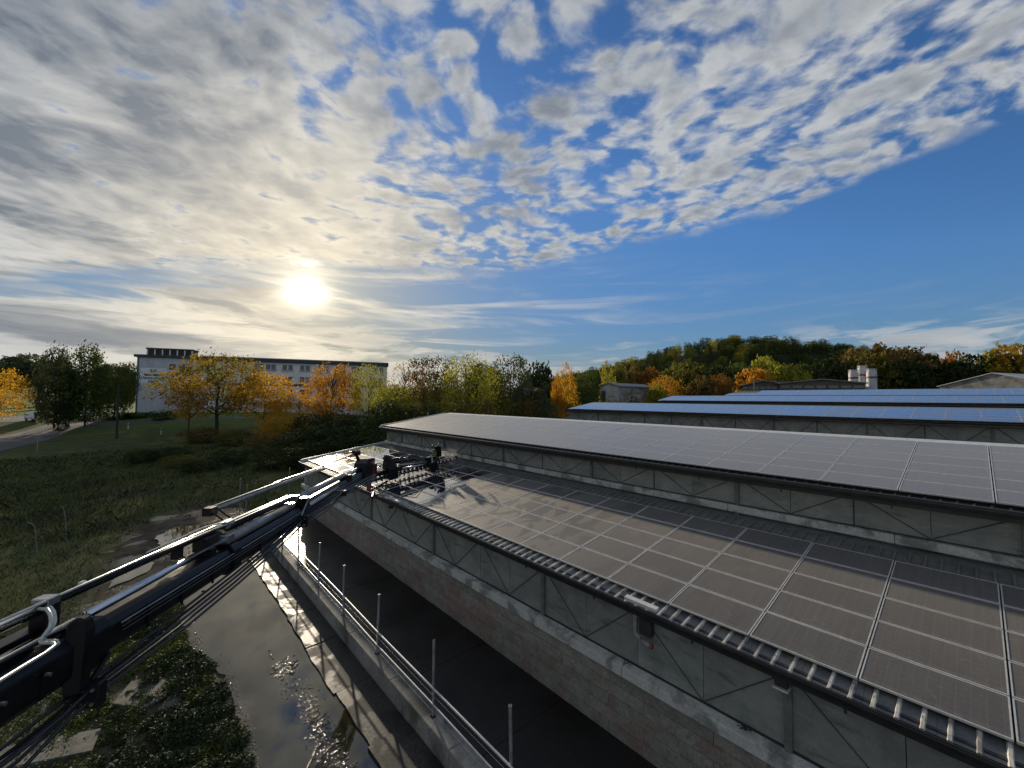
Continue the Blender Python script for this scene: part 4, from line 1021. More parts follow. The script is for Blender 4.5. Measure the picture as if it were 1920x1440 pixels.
ua, _ = fac(264, 660); lpart('roof_mast', m_steel, None, (ua, ua+.07, -3, -2.93, gt, gt+1.0))
# sign board with emblem and lettering
s0, s1 = fac(266, 690), fac(315, 720)
lpart('sign_board', m_board, None, (s0[0], s1[0], .905, .96, s1[1], s0[1]))
def text(body, px, py, h, m_, bold=0, shear=.2, sx=1.0):
    cu = bpy.data.curves.new('sign_lettering', 'FONT'); cu.body = body; cu.size = h; cu.shear = shear; cu.offset = bold; cu.align_x = 'CENTER'; cu.align_y = 'CENTER'; cu.extrude = .01
    o = bpy.data.objects.new('sign_lettering', cu); COL.objects.link(o); cu.materials.append(m_)
    u_, z_ = fac(px, py); q = p0+ux*u_+nv*.985
    xa = ux if ux.dot(Rv) > 0 else -ux
    o.parent = H; o.matrix_parent_inverse = Matrix.Translation(-H.location)
    me = bpy.data.meshes.new_from_object(o.evaluated_get(bpy.context.evaluated_depsgraph_get())); bpy.data.objects.remove(o)
    o = bpy.data.objects.new('sign_lettering', me); COL.objects.link(o); o.parent = H; o.matrix_parent_inverse = Matrix.Translation(-H.location)
    if not me.materials: me.materials.append(m_)
    o.matrix_basis = Matrix(((xa.x*sx, 0, nv.x, q.x), (xa.y*sx, 0, nv.y, q.y), (0, 1, 0, z_), (0, 0, 0, 1)))
text('Seniorenheim', 291, 703.2, .62, m_ink, .05, 0, .95)
text('Ottmar-Engel-', 290, 709, .80, m_ink, .012, .3)
text('Haus', 291, 716, .95, m_ink, .02, .3, 1.1)
b = MB()
for sgn in (-1, 1):
    for k in range(3):
        u_, z_ = fac(290.5, 697.3); a = .5+.35*k; q = p0+ux*(u_+sgn*.12)+nv*.98+Vector((0, 0, z_))
        tip_ = q+ux*sgn*math.cos(a)*.7+Vector((0, 0, math.sin(a)*.75)); b.tube([q+Vector((0, 0, -.3)), (q+tip_)/2+Vector((0, 0, .06)), tip_], [.03, .14, .02], 6)
child_world(b, 'sign_emblem', m_gold, H)
def window(u_, z_, w, h, v, curtain=False):
    b = MB(); lb(b, u_-w/2-.10, u_+w/2+.10, v+.004, v+.09, z_-h/2-.1, z_-h/2+.03); lb(b, u_-w/2-.10, u_+w/2+.10, v+.004, v+.09, z_+h/2-.03, z_+h/2+.1)
    lb(b, u_-w/2-.10, u_-w/2+.03, v+.004, v+.09, z_-h/2+.031, z_+h/2-.031); lb(b, u_+w/2-.03, u_+w/2+.10, v+.004, v+.09, z_-h/2+.031, z_+h/2-.031)
    o = child_world(b, 'window', m_wframe, H)
    for nm, mm, bx in (('pane', m_glass, (u_-w/2+.031, u_+w/2-.031, v+.012, v+.03, z_-h/2+.031, z_+h/2-.031)), ('sill', m_roofd, (u_-w/2-.15, u_+w/2+.15, v+.004, v+.16, z_-h/2-.18, z_-h/2-.105))):
        b = MB(); lb(b, *bx); c = b.build(nm, mm); c.parent = o
    if curtain:
        b = MB(); lb(b, u_-w/2+.05, u_+w/2-.05, v+.031, v+.036, z_-h/2+.05, z_-h/2+.45); c = b.build('curtain', m_wframe); c.parent = o
for px in (326.5, 344): u_, z_ = fac(px, 690); window(u_, z_, 1.35, 1.9, .9, px < 330)
ub, zw = fac(535, 689); row = [zw-3.05*k for k in range(4)]
for r_, zz in enumerate(row):
    for pxw in (480, 490, 503, 513, 534, 545, 567, 577, 600, 612, 634, 644, 664, 674, 704, 715):
        u_, _ = fac(pxw, 690); zz_ = zz if r_ < 2 else zz-.3
        window(u_, zz_, 1.05, 1.45, 0)
# ------------------------------------------------------------------ shed, low halls, silos, hut on the right
m_tin = mottled('grey_roofing', (.16, .165, .165), (.22, .225, .22), .8, .6, .2, .01)
m_wallg = mottled('grey_rendered_wall', (.22, .22, .205), (.30, .295, .27), .7, .85, .3, .01, c3=(.14, .14, .12), sc3=.3)
m_shedw = mottled('pale_shed_gable', (.34, .34, .32), (.44, .43, .40), .8, .8, .2, .01)
m_hall = mottled('brown_hall_wall', (.085, .075, .060), (.12, .105, .085), .5, .9, .2, .01)
def gabled(name, label, cat, pxl, pxr, D0, D1, yeave, yridge, depth, zbase, mw, mr, ridge=.5, mg=None, door=True, win=0):
    """gable front between two directions, running back by depth"""
    a, c = at(pxl, 740, D0), at(pxr, 740, D1); a.z = c.z = 0; u_ = (c-a).normalized(); L_ = (c-a).length; n_ = Vector((-u_.y, u_.x, 0)); 
    if n_.dot(a) < 0: n_ = -n_
    ze = at(pxl, yeave, D0).z; zr_ = at((pxl+pxr)/2, yridge, (D0+D1)/2).z
    o = empty(name, (a.x, a.y, zbase)); tag(o, label, cat); b = MB()
    f = [(0, zbase), (L_, zbase), (L_, ze), (L_*ridge, zr_), (0, ze)]
    F = [(a+u_*x_).to_tuple()[:2]+(z_,) for x_, z_ in f]; B_ = [((a+u_*x_+n_*depth).to_tuple()[:2])+(z_,) for x_, z_ in f]
    n = 5; b.raw(F+B_, [tuple(range(n)), tuple(range(n, 2*n))[::-1]]+[(k, (k+1) % n, n+(k+1) % n, n+k) for k in (0, 1, 4)]); child_world(b, 'wall', [mw], o)
    b = MB()
    for (x0, z0, x1, z1) in ((-.5, ze-.5*(zr_-ze)/(L_*ridge), L_*ridge, zr_), (L_*ridge, zr_, L_+.5, ze-.5*(zr_-ze)/(L_*(1-ridge)))):
        q = [a+u_*x0-n_*.4, a+u_*x1-n_*.4, a+u_*x1+n_*(depth+.4), a+u_*x0+n_*(depth+.4)]; zs = [z0, z1, z1, z0]
        b.hexa([(p.x, p.y, z+.02) for p, z in zip(q, zs)]+[(p.x, p.y, z+.22) for p, z in zip(q, zs)])
    child_world(b, 'roof', mr, o)
    if door:
        q = a+u_*(L_*.12)-n_*.05; b = MB(); b.obox(q+Vector((0, 0, zbase+1.3)), u_*L_*.10, n_*.04, (0, 0, 1.3)); child_world(b, 'door', m_steel, o)
    for k in range(win):
        q = a+u_*(L_*(.3+.6*k/max(1, win)))-n_*.05; b = MB(); b.obox(q+Vector((0, 0, (zbase+ze)/2+.6)), u_*.8, n_*.04, (0, 0, .5)); child_world(b, 'window', m_glass, o)
    return o, a, u_, n_, L_
# small grey shed: gable on the left, long side to the right
def longshed(name, label, cat, pxl, pxc, pxr, D, yl, yr_, ybase, gable_m, side_m, roof_m, patch=True, dz=-1.2):
    a = at(pxl, 740, D); c = at(pxc, 740, D-2); e = at(pxr, 740, D+8); z_e = at(pxc, yr_, D-2).z; z_p = at((pxl+pxc)/2+4, yl, D-1).z; zb_ = at(pxc, ybase, D-2).z-1.5
    o = empty(name, (a.x, a.y, zb_)); tag(o, label, cat)
    ce = (e-c); ce.z = 0; back = ce; m1 = (a+c)/2
    b = MB(); P = lambda p, z: (p.x, p.y, z)
    b.face([P(a, zb_), P(c, zb_), P(c, z_e), P(m1, z_p), P(a, z_e)]); child_world(b, 'gable_wall', gable_m, o)
    b = MB(); b.face([P(c, zb_), P(e, zb_), P(e, z_e), P(c, z_e)]); b.face([P(e, zb_), P(a+back, zb_), P(a+back, z_e), P(m1+back, z_p), P(e, z_e)]); b.face([P(a+back, zb_), P(a, zb_), P(a, z_e), P(a+back, z_e)]); child_world(b, 'side_wall', side_m, o)
    ov = ce.normalized()*.5; sd = (c-a).normalized()*.5; b = MB()
    for (s0_, s1_, zz0, zz1) in ((a-sd, m1, z_e-.15, z_p), (m1, c+sd, z_p, z_e-.15)):
        q = [s0_-ov, s1_-ov, s1_+back+ov, s0_+back+ov]; zs = [zz0, zz1, zz1, zz0]
        b.hexa([(p.x, p.y, z+.03) for p, z in zip(q, zs)]+[(p.x, p.y, z+.25) for p, z in zip(q, zs)])
    child_world(b, 'roof', roof_m, o)
    d_ = (c-a); w_ = d_.length; d_.normalize(); n_ = Vector((d_.y, -d_.x, 0)); n_ = -n_ if n_.dot(a) > 0 else n_
    b = MB(); b.obox(a+d_*w_*.17+n_*.05+Vector((0, 0, zb_+2.2-a.z)), d_*w_*.11, n_*.04, (0, 0, 1.5)); child_world(b, 'door', m_steel, o)
    if patch:
        cn = ce.normalized(); nn = Vector((cn.y, -cn.x, 0)); nn = -nn if nn.dot(c) > 0 else nn
        b = MB(); b.obox(c+cn*(ce.length*.55)+nn*.06+Vector((0, 0, zb_+2.3-c.z)), cn*1.5, nn*.04, (0, 0, .6)); child_world(b, 'gate', m_shedw, o)
    return o
longshed('shed', 'small grey shed with pale gable and flat roof among the trees beyond the barns', 'shed', 1126, 1160, 1222, 118, 719, 724, 748, m_shedw, m_wallg, m_tin)
longshed('hut', 'low grey roofed hut half hidden behind the grey green pointed tree', 'hut', 972, 984, 1014, 112, 727, 732, 744, m_wallg, m_wallg, m_tin, False)
def flat_hall(name, label, pts_front, D, ytop, thick_, mw, mr, depth=26, ridge_px=None, yr_=None):
    a, c = at(pts_front[0], 740, D[0]), at(pts_front[1], 740, D[1]); u_ = (c-a); u_.z = 0; L_ = u_.length; u_.normalize(); n_ = Vector((-u_.y, u_.x, 0)); n_ = -n_ if n_.dot(a) < 0 else n_
    z0 = at(pts_front[0], ytop[0], D[0]).z; z1 = at(pts_front[1], ytop[1], D[1]).z; zb_ = -8.5
    o = empty(name, (a.x, a.y, zb_)); tag(o, label, 'hall'); m1 = L_*.5; zm = (z0+z1)/2+1.1
    f = [(0, zb_), (L_, zb_), (L_, z1), (m1, zm), (0, z0)]; b = MB(); n = 5
    F = [tuple((a+u_*x_))[:2]+(z_,) for x_, z_ in f]; B_ = [tuple((a+u_*x_+n_*depth))[:2]+(z_,) for x_, z_ in f]
    b.raw(F+B_, [tuple(range(n)), tuple(range(n, 2*n))[::-1]]+[(k, (k+1) % n, n+(k+1) % n, n+k) for k in (0, 1, 4)]); child_world(b, 'wall', mw, o)
    b = MB()
    for (x0, zz0, x1, zz1) in ((-.6, z0-.05, m1, zm), (m1, zm, L_+.6, z1-.05)):
        q = [a+u_*x0-n_*.6, a+u_*x1-n_*.6, a+u_*x1+n_*(depth+.6), a+u_*x0+n_*(depth+.6)]; zs = [zz0, zz1, zz1, zz0]
        b.hexa([(p.x, p.y, z+.02) for p, z in zip(q, zs)]+[(p.x, p.y, z+.3) for p, z in zip(q, zs)])
    child_world(b, 'roof', mr, o); b = MB()
    for k in range(7):
        q = a+u_*(L_*(k+.5)/7)-n_*.05; b.obox(q+Vector((0, 0, (z0+z1)/2-.9-q.z)), u_*(L_/18), n_*.04, (0, 0, .35))
    child_world(b, 'window_strip', m_glass, o)
    return o
flat_hall('low_hall', 'long low hall with dark front and pale roof left of the silos', (1462, 1622), (118, 112), (719.5, 719), 0, m_hall, m_tin)
flat_hall('low_hall', 'dark low hall end left of the pale roofed hall, behind the thin pole', (1392, 1470), (124, 119), (724, 719), 0, m_hall, m_tin)
gabled('gabled_barn', 'grey gabled barn with pale roof edge at the right edge of the picture', 'barn', 1762, 1985, 126, 104, 724.5, 700, 30, -8.5, m_wallg, m_white, .5, door=False, win=5)
# three silos
m_silo = mottled('silo_white', (.42, .42, .44), (.52, .52, .53), .8, .6, .1, .01)
m_band = mottled('silo_band', (.16, .05, .06), (.20, .07, .08), 1, .6, .1, .01)
for (px, D, yt, w, yb, lab) in ((1601, 118, 692, 15, 707, 'left one of three white silos, its red band half hidden by the hall roof'), (1618, 120, 684, 15, 701.5, 'middle and tallest of the three white silos'), (1635, 117, 690, 15.5, 706, 'right one of three white silos, showing most of its body')):
    p = at(px, 740, D); r_ = w/F_PX*D/2; zt = at(px, yt, D).z; zb_ = -8.3; o = empty('silo', (p.x, p.y, zb_)); tag(o, lab, 'silo', 'white silos beside the low hall')
    zband = at(px, yb, D).z
    b = MB(); q = Vector((p.x, p.y, 0)); V_ = lambda z: Vector((p.x, p.y, z)); b.tube([V_(zb_+1.5), V_(zband-.55)], r_, 20); b.tube([V_(zband+.0), V_(zt-1.4), V_(zt-.9)], [r_, r_, r_*.86], 20); child_world(b, 'body', m_silo, o)
    b = MB(); b.tube([V_(zband-.56), V_(zband+.01)], r_*1.004, 20, cap=False); child_world(b, 'band', m_band, o)
    b = MB(); b.tube([V_(zt-.9), V_(zt-.3)], r_*.72, 16); b.tube([V_(zt-.3), V_(zt-.2)], r_*.8, 16)
    for k in range(12): a = k/12*6.283; b.tube([(p.x+math.cos(a)*r_*.98, p.y+math.sin(a)*r_*.98, zt-1.4), (p.x+math.cos(a)*r_*.98, p.y+math.sin(a)*r_*.98, zt-.3)], .035, 4)
    b.tube([(p.x+math.cos(a)*r_*.98, p.y+math.sin(a)*r_*.98, zt-.3) for a in np.linspace(0, 6.283, 17)], .04, 4); child_world(b, 'top_platform', m_silo, o)
    b = MB()
    for k in range(4): a = k/4*6.283+.4; b.tube([(p.x+math.cos(a)*r_*.9, p.y+math.sin(a)*r_*.9, zb_), (p.x+math.cos(a)*r_*.9, p.y+math.sin(a)*r_*.9, zb_+2)], .12, 5)
    child_world(b, 'support', m_steel, o)
p = at(1414, 740, 112); b = MB(); b.tube([(p.x, p.y, -8.3), (p.x, p.y, at(1414, 712, 112).z)], .13, 8); b.tube([(p.x-.5, p.y, at(1414, 714, 112).z), (p.x+.5, p.y, at(1414, 714, 112).z)], .06, 5)
tag(b.build('pole', m_vent), 'thin pole in front of the golden broad tree left of the low halls', 'pole')
p = onground(222, 62); zt = at(222, 722, 62).z; b = MB(); b.tube([p, Vector((p.x, p.y, zt))], [.16, .11], 8); tag(b.build('wooden_pole', m_bark), 'dark wooden pole standing alone at the road left of the gable wall', 'pole')
for (px, D, lab) in ((305, 66, 'white marker post with dark band at the path below the gable wall'), (243, 70, 'white marker post by the path, left of the other'), (545, 74, 'white marker post by the path under the yellow maple')):
    p = onground(px, D); o = empty('marker_post', p); tag(o, lab, 'marker post'); b = MB(); b.tube([(0, 0, 0), (0, 0, .70)], .06, 6); b.tube([(0, 0, .90), (0, 0, 1.05)], [.06, .045], 6); c = b.build('post', m_wframe, o)
    b = MB(); b.tube([(0, 0, .70), (0, 0, .90)], .061, 6); b.build('band', m_dark, o)
# triangular sign seen from behind
p = onground(75, 50); o = empty('road_sign', p); tag(o, 'triangular road sign seen from behind at the road junction', 'road sign')
zz = at(75, 816, 50).z-p.z; b = MB(); b.tube([(0, 0, 0), (0, 0, zz)], .03, 8); b.build('post', m_galv, o)
vd = Vector((p.x, p.y, 0)).normalized(); rt = Vector((vd.y, -vd.x, 0)); b = MB(); s_ = .42
tri = [(-s_, zz+.03), (s_, zz+.03), (0, zz-.68)]; fr = [rt*a-vd*.05+Vector((0, 0, c)) for a, c in tri]; bk = [rt*a-vd*.03+Vector((0, 0, c)) for a, c in tri]
b.raw(fr+bk, [(0, 1, 2), (5, 4, 3), (0, 3, 4, 1), (1, 4, 5, 2), (2, 5, 3, 0)]); b.build('sign_plate', m_vent, o)
# bent rods in the grass, fence stakes
for i, (px, D, yt, hook, lab) in enumerate(((80, 21, 978, -.45, 'bent pale rod leaning in the grass, the nearer of two'), (133, 24, 948, -.3, 'bent thin rod in the grass, the farther of two'))):
    p = onground(px, D); zt = at(px, yt, D).z; b = MB(); b.tube([p+Rv*.15, Vector((p.x, p.y, p.z+(zt-p.z)*.7)), Vector((p.x, p.y, zt-.12))-Rv*.1, Vector((p.x, p.y, zt))+Rv*hook*.6, Vector((p.x, p.y, zt+.02))+Rv*hook], [.018, .017, .016, .014, .012], 6)
    tag(b.build('bent_rod', m_vent), lab, 'rod')
for i, (px, D, yt, lab) in enumerate(((456, 27, 897, 'tallest of three thin stakes beyond the crane arm'), (469, 28, 908, 'short stake right beside the tallest stake beyond the crane arm'), (547, 31, 877, 'lone stake left of the barn corner'))):
    p = onground(px, D); b = MB(); b.tube([p, Vector((p.x, p.y, at(px, yt, D).z))], .03, 6); tag(b.build('stake', m_vent), lab, 'stake')

# ------------------------------------------------------------------ parked van by the lawn and a second car behind the trees
m_carw = mat('white_car_paint', (.50, .51, .53), .25, spec=.6); m_tyre = mat('tyre_rubber', (.015, .015, .015), .8); m_lamp = mat('tail_lamp', (.25, .02, .02), .3); m_rim = mat('wheel_rim', (.35, .35, .36), .35, .8); m_carb = mat('bumper_plastic', (.03, .03, .032), .6)
def car(px, D, rz, label, L_=4.4, Wd=1.85, Hh=1.85):
    p = onground(px, D, .05); o = empty('parked_car', p, rz); tag(o, label, 'car')
    xs = [(-L_/2, .35), (-L_/2+.02, .95), (-L_/2+.25, Hh-.12), (-L_/2+.55, Hh), (L_*.10, Hh), (L_*.27, 1.12), (L_/2-.12, .92), (L_/2, .62), (L_/2-.03, .32)]
    n = len(xs); b = MB(); ring = []
    for s_, k in ((-1, .0), (-1, 1), (1, 1), (1, 0)): pass
    def W_(z): return Wd/2*(1 if z < 1.0 else 1-.16*(z-1.0)/(Hh-1.0))
    A_ = [(x_, -W_(z_), z_) for x_, z_ in xs]; B_ = [(x_, W_(z_), z_) for x_, z_ in xs]
    b.raw(A_+B_, [tuple(range(n)), tuple(range(n, 2*n))[::-1]]+[((k+1) % n, k, n+k, n+(k+1) % n) for k in range(n)]); b.build('body', m_carw, o, bevel=.06)
    b = MB()
    def q4(pts): b.face(pts)
    e = .012
    zw0, zw1 = 1.08, Hh-.20
    b.hexa([(-L_/2+.02, -W_(1.1)+.14, 1.08), (-L_/2+.06, -W_(1.1)+.14, 1.08), (-L_/2+.06, W_(1.1)-.14, 1.08), (-L_/2+.02, W_(1.1)-.14, 1.08), (-L_/2+.17, -W_(1.5)+.14, zw1), (-L_/2+.24, -W_(1.5)+.14, zw1), (-L_/2+.24, W_(1.5)-.14, zw1), (-L_/2+.17, W_(1.5)-.14, zw1)])
    b.hexa([(L_*.10+.05, -W_(1.6)+.12, Hh-.08), (L_*.255, -W_(1.2)+.12, 1.17), (L_*.255, W_(1.2)-.12, 1.17), (L_*.10+.05, W_(1.6)-.12, Hh-.08), (L_*.10+.09, -W_(1.6)+.12, Hh-.06), (L_*.255+.05, -W_(1.2)+.12, 1.19), (L_*.255+.05, W_(1.2)-.12, 1.19), (L_*.10+.09, W_(1.6)-.12, Hh-.06)])
    b.build('glass', m_glass, o)
    for s_ in (-1, 1):
        for (x0, x1) in ((-L_/2+.40, -L_*.12), (-L_*.10, L_*.13)):
            b = MB(); y0 = s_*(W_(1.1)+.004); y1 = s_*(W_(zw1)+.006); b.hexa([(x0, y0-s_*.03, zw0), (x1+.12, y0-s_*.03, zw0), (x1+.12, y0, zw0), (x0, y0, zw0), (x0+.05, y1-s_*.03, zw1), (x1, y1-s_*.03, zw1), (x1, y1, zw1), (x0+.05, y1, zw1)]); b.build('side_window', m_glass, o)
        for x_ in (-L_/2+.80, L_/2-.85):
            b = MB(); b.tube([(x_, s_*(Wd/2-.18), .30), (x_, s_*(Wd/2+.01), .30)], .31, 16); w_ = b.build('wheel', m_tyre, o)
            b = MB(); b.tube([(x_, s_*(Wd/2+.005), .30), (x_, s_*(Wd/2+.02), .30)], .19, 12); b.build('rim', m_rim, w_)
        b = MB(); b.box(-L_/2-.02, -L_/2+.06, s_*.74-.12, s_*.74+.12, .72, 1.08); b.build('tail_light', m_lamp, o)
        b = MB(); b.box(L_*.20, L_*.24, s_*(Wd/2+.02)-.0, s_*(Wd/2+.2), 1.05, 1.2) if s_ > 0 else b.box(L_*.20, L_*.24, -(Wd/2+.2), -(Wd/2+.02), 1.05, 1.2); b.build('mirror', m_carb, o)
    b = MB(); b.box(-L_/2-.06, -L_/2+.1, -Wd/2+.05, Wd/2-.05, .30, .62); b.box(L_/2-.1, L_/2+.06, -Wd/2+.05, Wd/2-.05, .28, .55); b.build('bumper', m_carb, o, bevel=.03)
    b = MB(); b.box(-L_/2-.075, -L_/2-.06, -.26, .26, .42, .53); b.build('number_plate', m_wframe, o)
p = at(70, 740, 77); rzc = math.atan2(p.y, p.x)+.28
car(70, 77, rzc, 'white car parked on the grey car park at the left, beside the lawn', 4.4, 1.9, 1.75)
car(152, 84, rzc+1.2, 'white car mostly hidden behind the tall green trees', 4.1, 1.75, 1.45)

# ------------------------------------------------------------------ crane arm with the roof washing head
m_blk = mottled('black_paint', (.005, .005, .006), (.010, .0095, .011), 3, .26, .05, .002, r2=.42); m_blk.node_tree.nodes['Principled BSDF'].inputs['Specular IOR Level'].default_value = .22
m_rod = mat('chrome_rod', (.55, .58, .64), .16, 1.0)
m_cyl = mottled('cylinder_grey', (.20, .20, .20), (.30, .30, .29), 5, .30, .05, .001, metal=.5)
m_pipe = mottled('pipe_cream', (.42, .44, .38), (.55, .56, .50), 8, .30, .05, .001, metal=.3)
m_hose = mottled('rubber_hose', (.016, .017, .02), (.03, .032, .036), 10, .38, .1, .001)
m_red = mottled('red_paint', (.20, .012, .012), (.28, .02, .018), 5, .4, .1, .002)
m_metal = mottled('bare_metal', (.30, .30, .31), (.45, .45, .45), 12, .25, .1, .001, metal=.9)
m_yel = mottled('dull_yellow', (.10, .11, .035), (.15, .155, .05), 6, .5, .1, .002)
N0 = Vector((-1.06, 6.84, -3.07)); T0 = Vector((7.95, 19.2, -3.39)); ad = (T0-N0).normalized(); ae = Vector((ad.y, -ad.x, 0)).normalized(); au = ae.cross(ad).normalized()
CR0 = empty('crane_arm', N0); tag(CR0, 'long black telescopic crane arm reaching over the yard with a brush head washing the roof', 'crane arm')
def ax(s, e=0.0, u=0.0): return N0 + ad*s + ae*e + au*u
def cpart(name, b, m_, smooth=False, bevel=0): return child_world(b, name, m_, CR0, smooth=smooth, bevel=bevel)
def section(s0, s1, w, h, ec=0, uc=0, name='boom_section', m_=None):
    b = MB(); pr = [(-w*.5, -h*.28), (-w*.22, -h*.5), (w*.22, -h*.5), (w*.5, -h*.28), (w*.5, h*.30), (w*.34, h*.5), (-w*.34, h*.5), (-w*.5, h*.30)]
    n = len(pr); A_ = [ax(s0, ec+e, uc+u) for e, u in pr]; B_ = [ax(s1, ec+e, uc+u) for e, u in pr]
    b.raw(A_+B_, [tuple(range(n)), tuple(range(n, 2*n))[::-1]]+[((k+1) % n, k, n+k, n+(k+1) % n) for k in range(n)])
    return cpart(name, b, m_ or m_blk, bevel=.012)
secs = [(-4, 1.0, .44, .56), (.9, 4.1, .40, .47), (4.0, 7.5, .40, .50), (7.3, 11.8, .38, .52), (11.7, 14.6, .36, .46)]
for i, (a, c, w, h) in enumerate(secs):
    section(a, c, w, h, 0, -.08)
    if i < 4: section(c-.28, c, w+.09, h+.10, 0, -.08, 'section_collar')
# hydraulic cylinders on top of the arm
def ctube(name, m_, pts, r, n=12): b = MB(); b.tube([ax(*p) for p in pts], r, n); return cpart(name, b, m_, smooth=False if n < 8 else True)
ctube('piston_rod', m_rod, [(-3, -.02, .27), (.8, -.02, .27)], .05)
ctube('piston_rod', m_rod, [(1.0, -.04, .26), (3.75, -.04, .27)], .058)
ctube('cylinder_barrel', m_cyl, [(3.9, .0, .28), (6.9, .0, .26)], .11, 16)
ctube('cylinder_barrel', m_cyl, [(7.2, -.06, .34), (11.6, -.04, .32)], .10, 16)
ctube('piston_rod', m_rod, [(11.7, .0, .28), (14.2, .0, .26)], .085)
ctube('cylinder_barrel', m_metal, [(7.7, .20, .10), (10.2, .20, .09)], .07)
# upper oil line carrier: long tube beside and above the arm
ctube('outer_tube', m_blk, [(.4, -.30, .52), (4.6, -.14, .50)], .055, 10)
ctube('line_tube', m_pipe, [(-3, -.30, .60), (4.4, -.16, .575)], .018, 8)
ctube('line_tube', m_rod, [(-4, -.34, .50), (.7, -.30, .50)], .075, 12)
ctube('outer_tube', m_blk, [(4.2, -.12, .46), (7.0, -.12, .40)], .085, 10)
for k, (e_, u_) in enumerate(((-.16, .56), (-.10, .57), (-.05, .545))): ctube('line_tube', m_pipe, [(3.7, e_-.04, u_+.02), (4.3, e_, u_), (7.0, e_, u_-.06)], .013, 6)
for k, (e_, u_) in enumerate(((-.36, .60), (-.32, .62))): ctube('line_tube', m_pipe, [(2.4, e_, u_-.03), (3.5, e_+.14, u_+.03), (3.9, e_+.19, u_), (4.1, e_+.22, u_-.03)], .013, 6)
ctube('outer_tube', m_cyl, [(5.0, -1.0, .58), (10.0, -.95, .55), (12.0, -.9, .52)], .055, 12)
ctube('line_tube', m_pipe, [(5.2, -1.03, .66), (8.5, -1.0, .64)], .012, 6)
ctube('line_tube', m_pipe, [(8.2, -1.05, .66), (11.8, -.95, .62)], .012, 6)
b = MB()
for s_ in (5.05, 5.3): b.tube([ax(s_, -1.0, .62), ax(s_, -.5, .25), ax(s_, -.1, .1)], .018, 6)
b.obox(ax(5.1, -1.0, .58), ad*.12, ae*.10, au*.09); b.tube([ax(5.0, -1.02, .62), ax(4.85, -1.15, .85)], .010, 5); cpart('line_bracket', b, m_blk)
# brackets and clamp blocks along the arm
def block(name, s, e, u, ds, de, du, m_=None, bv=.01):
    b = MB(); b.obox(ax(s, e, u), ad*ds, ae*de, au*du); return cpart(name, b, m_ or m_blk, bevel=bv)
block('bracket', .75, -.30, .30, .10, .09, .26); block('bracket', .55, -.38, .05, .30, .10, .22)
block('clamp', .75, -.30, .56, .08, .10, .05, m_metal); block('clamp', 1.2, -.28, .56, .04, .03, .05, m_pipe)
block('bracket', 3.6, -.14, .36, .25, .12, .12); block('clamp', 3.85, .02, .34, .10, .14, .08, m_metal); block('clamp', 4.2, -.14, .52, .14, .09, .07, m_metal)
block('clamp', 3.5, -.1, .2, .09, .14, .07); block('bracket', 2.9, -.22, .40, .08, .06, .10)
block('bracket', 7.4, 0, .12, .14, .26, .26); block('clamp', 7.25, -.06, .42, .10, .12, .05, m_metal); block('clamp', 6.6, .05, .36, .10, .16, .05, m_metal)
block('bracket', 11.75, 0, .02, .10, .24, .30); block('clamp', 11.7, -.02, .30, .07, .10, .06, m_metal)
b = MB()                                                   # upright rounded paddle bracket on the right of the arm
q = [(-.10, -.42), (.10, -.42), (.13, .30), (.09, .44), (.0, .48), (-.10, .42), (-.13, .2)]
n = len(q); A_ = [ax(.55+a*.35, .22+a*.8, c-.05) for a, c in q]; B_ = [ax(.67+a*.35, .22+a*.8, c-.05) for a, c in q]
b.raw(A_+B_, [tuple(range(n)), tuple(range(n, 2*n))[::-1]]+[((k+1) % n, k, n+k, n+(k+1) % n) for k in range(n)]); cpart('support_plate', b, m_blk, bevel=.02)
# twin bent pipes joining the upper tube to the arm (seen clearly at the left)
for j, (dx, dy, dD) in enumerate(((0, 0, 0), (7, -4, .08))):
    P_ = [(62, 1146, 4.9), (74, 1141, 4.9), (88, 1143, 4.88), (94, 1152, 4.85), (96, 1164, 4.8), (94, 1176, 4.75), (82, 1192, 4.7), (76, 1202, 4.65), (78, 1206, 4.62), (100, 1206, 4.6), (102, 1211, 4.55), (82, 1226, 4.4), (40, 1251, 4.0), (-10, 1282, 3.6), (-90, 1334, 3.1)]
    b = MB(); b.tube([at(a+dx, c+dy, D+dD) for a, c, D in P_], .020, 8); cpart('bent_pipe', b, m_pipe, smooth=True)
for j in range(3):
    b = MB(); b.tube([ax(-4, -.17+.07*j, .245), ax(.45, -.15+.07*j, .245)], .016, 6); cpart('line_tube', b, m_pipe, smooth=True)
for (a, c) in ((-.25, .26), (-.9, .26), (.2, .25), (1.15, .0), (1.4, -.02)):
    b = MB(); b.tube([ax(a, c, .0), ax(a, c+.05, .0)], .022, 8); cpart('bolt', b, m_metal)
